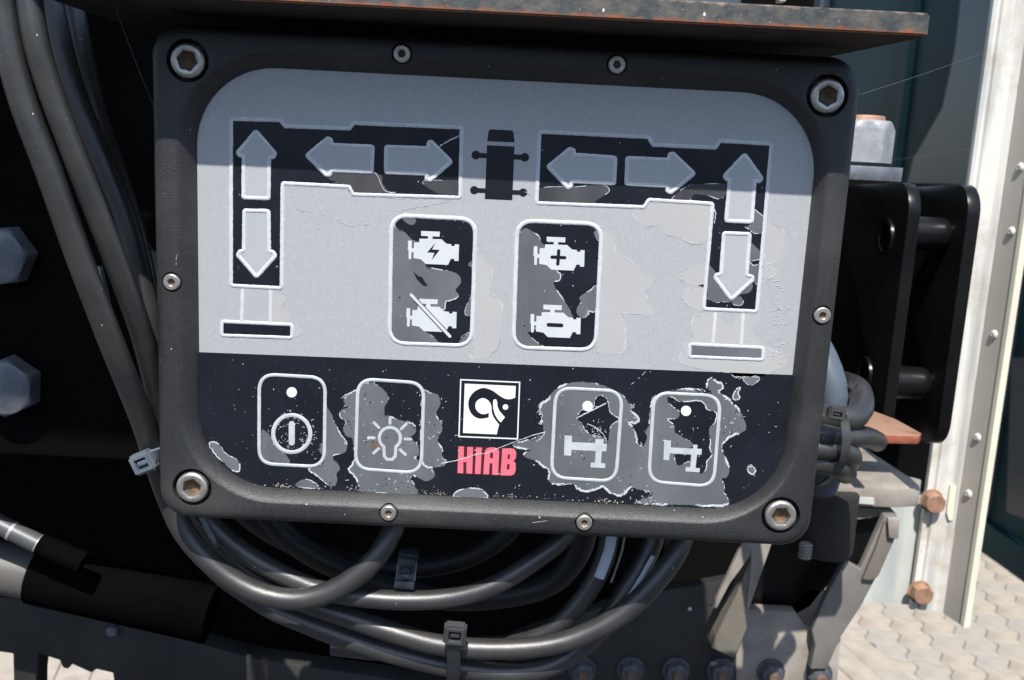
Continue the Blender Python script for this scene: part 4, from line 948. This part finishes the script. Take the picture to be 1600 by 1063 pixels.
plate('carrier_plate', [Vector((.10, .386, -.186)), Vector((ld - .002, .386, -.186)), Vector((ld - .002, .386, .060)), Vector((.10, .386, .060))], Vector((0, .03, 0)), M['blacksoot'], lug, bev=.002)
for q in ((1452, 366), (1420, 600)):
    z_ = P(*q, .27).z; V, Fc = tube_geo([Vector((lb - .0005, .275, z_)), Vector((lb + (lc - lb) * .6, .275, z_)), Vector((lc - .006, .275, z_)), Vector((lc - .0035, .275, z_)), Vector((lc + .0005, .275, z_))], .0120, 36, rf=lambda t: 1 if t < .7 else (1.0 if t < .8 else .86))
    link('cross_pin', mesh(V, Fc, 'pin', 40), M['blackpaint'], lug)
for q in ((1385, 371), (1352, 585)):
    p = PXX(*q, la - .0001); V, Fc = lathe([(.0001, -.001), (.009, -.001), (.0100, -.002), (.013, -.0018), (.0135, .001)], 30)
    me = mesh(V, Fc, 'pin_end', 40); o = link('pin_end', me, M['blackpaint'], lug, p); o.rotation_euler.z = R(-90)
# nut on block
nb = thing('anchor_nut', P(1368, 285, .20), 'large galvanised nut on a square block beside the top right of the box', 'nut')
cN = P(1362, 255, .21); sN = (.21 - CAM[1]) / F_PX
zb2 = cN.z; V, Fc = hexhead(.0196, .0262, 'Z', R(-10)); link('nut', mesh(V, Fc, 'nut', 30), M['galv'], nb, Vector((P(1344, 250, .215).x, .215, P(1360, 254, .2).z)))
V, Fc = lathe([(.0125, 0), (.0125, .0282), (.0118, .0293), (.0001, .0295)], 36, 'Z'); link('threaded_rod', mesh(V, Fc, 'rod', 40), M['rustbolt'], nb, Vector((P(1344, 250, .215).x, .215, P(1360, 254, .2).z)))
a_, b2_ = P(1300, 256, .19), P(1409, 284, .19)
me = rbox(b2_.x - a_.x, .20, a_.z - b2_.z, .0006); link('block', me, M['galvb'], nb, Vector(((a_.x + b2_.x) / 2, .290, (a_.z + b2_.z) / 2 - .0004)))
# rusty tab
zr_ = P(1390, 680, .15).z
rt = thing('rusty_tab', P(1390, 690, .205), 'flat rusty red steel tab sticking out beside the cable bundle', 'steel tab')
o = plate('tab_plate', [PZ(1300, 679, zr_), PZ(1343, 679, zr_), PZ(1436, 681.5, zr_), PZ(1440, 677, zr_), PZ(1400, 655, zr_), PZ(1352, 637, zr_), PZ(1300, 637, zr_)], Vector((0, 0, -.0055)), M['rusttop'], rt, bev=.0006)
o.data.materials.append(M['rust'])
for p in o.data.polygons:
    if abs(p.normal.z) < .6: p.material_index = 1
# beige shelf bracket
zs = P(1399, 763, .28).z
bs = thing('shelf_bracket', P(1400, 780, .28), 'beige weathered shelf bracket below the lugs and above the strut', 'bracket')
plate('shelf_top', [PZ(1240, 757, zs), PZ(1399, 763, zs), PZ(1438, 761, zs), PZ(1440, 749, zs), PZ(1420, 744, zs), PZ(1352, 700, zs), PZ(1338, 697, zs), PZ(1240, 705, zs)], Vector((0, 0, -.016)), M['beige'], bs, bev=.0015)
plate('shelf_flange', [P(1255, 787, .288), P(1395, 797, .288), P(1400, 803, .288), P(1340, 812, .288), P(1255, 800, .288)], Vector((0, .05, 0)), M['olive'], bs)
plate('shelf_slot', [P(1318, 776, .2778), P(1366, 779, .2778), P(1366, 789, .2778), P(1318, 785, .2778)], Vector((0, .004, 0)), M['whitepl'], bs)
# struts
st1 = thing('strut', P(1170, 930, .27), 'thin beige angled strut blade below the box lower right corner', 'strut')
plate('strut_flange', [P(1171, 800, .27), P(1223, 800, .27), P(1206, 848, .27), P(1168, 958, .27), P(1166, 958, .27), P(1174, 880, .27)], Vector((0, .006, 0)), M['beige'], st1)  # lit face of the strut, sunlight put into the paler beige
plate('strut_web', [P(1174, 872, .271), P(1166, 958, .271), P(1168, 978, .271), P(1147, 1028, .271), P(1112, 1012, .271), P(1118, 995, .271), P(1150, 930, .271)], Vector((0, .02, 0)), M['olive'], st1)  # darker face of the same strut, shade put into the olive
plate('strut_blade', [P(1170, 800, .262), P(1182, 800, .262), P(1171, 870, .262), P(1140, 912, .262), P(1120, 950, .262), P(1110, 950, .262), P(1116, 943, .262), P(1160, 850, .262)], Vector((0, .004, 0)), M['beige'], st1)
st2 = thing('strut', P(1310, 960, .27), 'broad grey slanting strut running down beside the pavers', 'strut')
plate('strut_web', [P(1383, 806, .272), P(1403, 806, .272), P(1400, 838, .272), P(1373, 896, .272), P(1344, 950, .272), P(1314, 996, .272), P(1292, 1046, .272), P(1266, 1046, .272), P(1274, 1008, .272), P(1269, 985, .272), P(1290, 935, .272), P(1321, 877, .272), P(1345, 890, .272)], Vector((0, .008, 0)), M['strut'], st2, bev=.001)
plate('strut_arm_shade', [P(1346, 903, .271), P(1368, 850, .271), P(1381, 812, .271), P(1396, 840, .271), P(1371, 897, .271), P(1362, 905, .271)], Vector((0, -.003, 0)), M['olive'], st2, bev=.0006)  # shade on the arm, laid over the web as olive colour
plate('strut_lit_top', [P(1384, 807, .268), P(1404, 807, .268), P(1401, 840, .268), P(1386, 838, .268)], Vector((0, -.004, 0)), M['beige'], st2, bev=.001)  # sunlit top of the arm, painted as a pale piece
# valve block in shade
vb = thing('valve_block', P(1250, 930, .34), 'black valve block in shade under the lower right corner of the box', 'valve')
plate('body', [P(1190, 800, .300), P(1385, 800, .300), P(1375, 835, .300), P(1343, 893, .300), P(1322, 880, .300), P(1268, 950, .300), P(1250, 960, .300), P(1246, 1008, .300), P(1232, 1008, .300), P(1229, 978, .300), P(1213, 958, .300), P(1168, 956, .300), P(1190, 890, .300)], Vector((0, .03, 0)), M['blackpaint'], vb, bev=.002)
V, Fc = lathe([(.019, -.018), (.0205, -.014), (.0205, .03), (.016, .03)], 36, 'Z'); link('solenoid', mesh(V, Fc, 'sol', 40), M['greypaint'], vb, P(1292, 828, .275))
g = []
for k in range(5):
    vv, ff = lathe([(.0042, 0), (.0052, .0011), (.0042, .0022)], 24, 'Z'); c = P(1257, 872, .26) + Vector((0, 0, k * .0024)); g.append(([v + c for v in vv], ff))
V, Fc = merge(g); link('threaded_stud', mesh(V, Fc, 'stud', 40), M['beige'], vb)
# flange with row of nuts
fl = thing('bolted_flange', P(1080, 1063, .285), 'grey steel flange facing forward with a row of nuts along the bottom of the picture', 'flange')
plate('flange_shaded_half', [P(790, 1000, .285), P(860, 975, .285), P(1000, 930, .285), P(1150, 905, .285), P(1150, 1130, .285), P(790, 1130, .285)], Vector((0, .012, 0)), M['greypaint'], fl, bev=.001)  # shaded half of the flange, box shadow put into the dark colour
plate('flange_lit_half', [P(1150, 952, .284), P(1243, 957, .284), P(1262, 985, .284), P(1280, 992, .284), P(1314, 996, .284), P(1304, 1130, .284), P(1150, 1130, .284)], Vector((0, .012, 0)), M['beige'], fl, bev=.001)  # sunlit half of the same flange, in paler beige
V, Fc = hexhead(.0092, .008, 'Y', R(10)); nm_ = mesh(V, Fc, 'nut', 30); nm_.materials.append(M['dgalv'])
V, Fc = lathe([(.0112, 0), (.0112, -.0016), (.004, -.0017)], 28); nw_ = mesh(V, Fc, 'washer', 30); nw_.materials.append(M['dgalv'])
V, Fc = lathe([(.0044, 0), (.0044, -.0115), (.0036, -.0125), (.0001, -.0126)], 24); st_ = mesh(V, Fc, 'stud', 40); st_.materials.append(M['studm'])
for q in [(838, 1047), (910, 1046), (985, 1046), (1056, 1047), (1126, 1048), (1204, 1049), (1278, 1053)]:
    c = P(*q, .2838); o = link('nut', nm_, None, fl, c + Vector((0, -.001, 0))); o.rotation_euler.y = rnd.random(); link('stud', st_, None, o, c); link('washer', nw_, None, o, c)
plate('web_plate', [P(1222, 960, .30), P(1262, 918, .30), P(1292, 925, .30), P(1285, 960, .30), P(1275, 1010, .30), P(1240, 1010, .30)], Vector((0, .006, 0)), M['beige'], fl, bev=.001)
for q in ((1078, 952),):
    o = link('bolt_head', rv, None, fl, P(*q, .2845)); o.scale = (.35,) * 3
# cable bundle behind right edge
def cab2(pts, r, m_, label): return cab('cable', pts, r, m_, label, 'cables in the bundle behind the right edge of the box')
cab2([(1230, 655, .10), (1280, 650, .10), (1325, 655, .10), (1345, 640, .11), (1343, 612, .13), (1325, 600, .16), (1290, 590, .2)], .0070, 'rubber', 'top bundled cable curling up round the conduit')
cab2([(1220, 678, .095), (1270, 676, .095), (1315, 682, .098), (1352, 683, .115), (1370, 690, .14)], .0062, 'rubber', 'middle bundled cable passing under the top cable')
cab2([(1220, 700, .095), (1270, 700, .095), (1318, 706, .098), (1330, 716, .11), (1320, 730, .14)], .0062, 'rubber', 'lower bundled cable bending down at its end')
cab2([(1220, 725, .10), (1265, 722, .10), (1305, 728, .10), (1322, 740, .12)], .0062, 'rubber', 'lowest bundled cable just above the shelf bracket')
co2 = thing('conduit', P(1300, 640, .12), 'pale blue grey conduit tube behind the right edge of the box', 'conduit')
tube('tube', [P(1285, 760, .150), P(1303, 700, .135), P(1306, 650, .130), P(1298, 600, .132), P(1284, 560, .138), P(1262, 520, .15)], .0092, M['conduit'], co2)
t = tie_head('cable_tie', P(1306, 646, .080), .0090, .0068, .0055, (0, R(6), 0), M['nylon'], 'grey cable tie round the bundle behind the right edge')
strap(t, [P(1285, 640, .083), P(1306, 646, .083), P(1318, 655, .086), P(1322, 690, .084), P(1316, 722, .088), P(1300, 745, .1), P(1282, 758, .11)], .0048, .0012, M['nylon'], Vector((.96, 0, .2)))
t = tie_head('cable_tie', P(1338, 606, .125), .0080, .0065, .0055, (0, R(35), 0), M['nylon'], 'small grey cable tie on the curled cable end')
strap(t, [P(1325, 603, .128), P(1338, 606, .128), P(1352, 622, .128), P(1352, 645, .128)], .006, .0012, M['nylon'])
# spider threads
sw = tag(link('spider_thread', mesh(*merge([tube_geo([P(1341, 149, .01), P(1440, 117, .15), P(1540, 82, .45)], .00008, 5), tube_geo([P(1395, 250, .2), P(1520, 232, .48)], .00004, 5),
     tube_geo([P(176, 2, -.02), P(220, 118, -.01), P(236, 156, 0), P(250, 190, .004)], .00007, 5), tube_geo([P(238, 0, -.03), P(300, 48, -.01), P(380, 122, .005)], .00003, 5)]), 'web'), M['web']),
    'fine spider threads stretched beside the box', 'spider web')
print('CHECK zt', zt, 'bk', bk, 'post', e0, e1, e2, 'cand', len(cand))
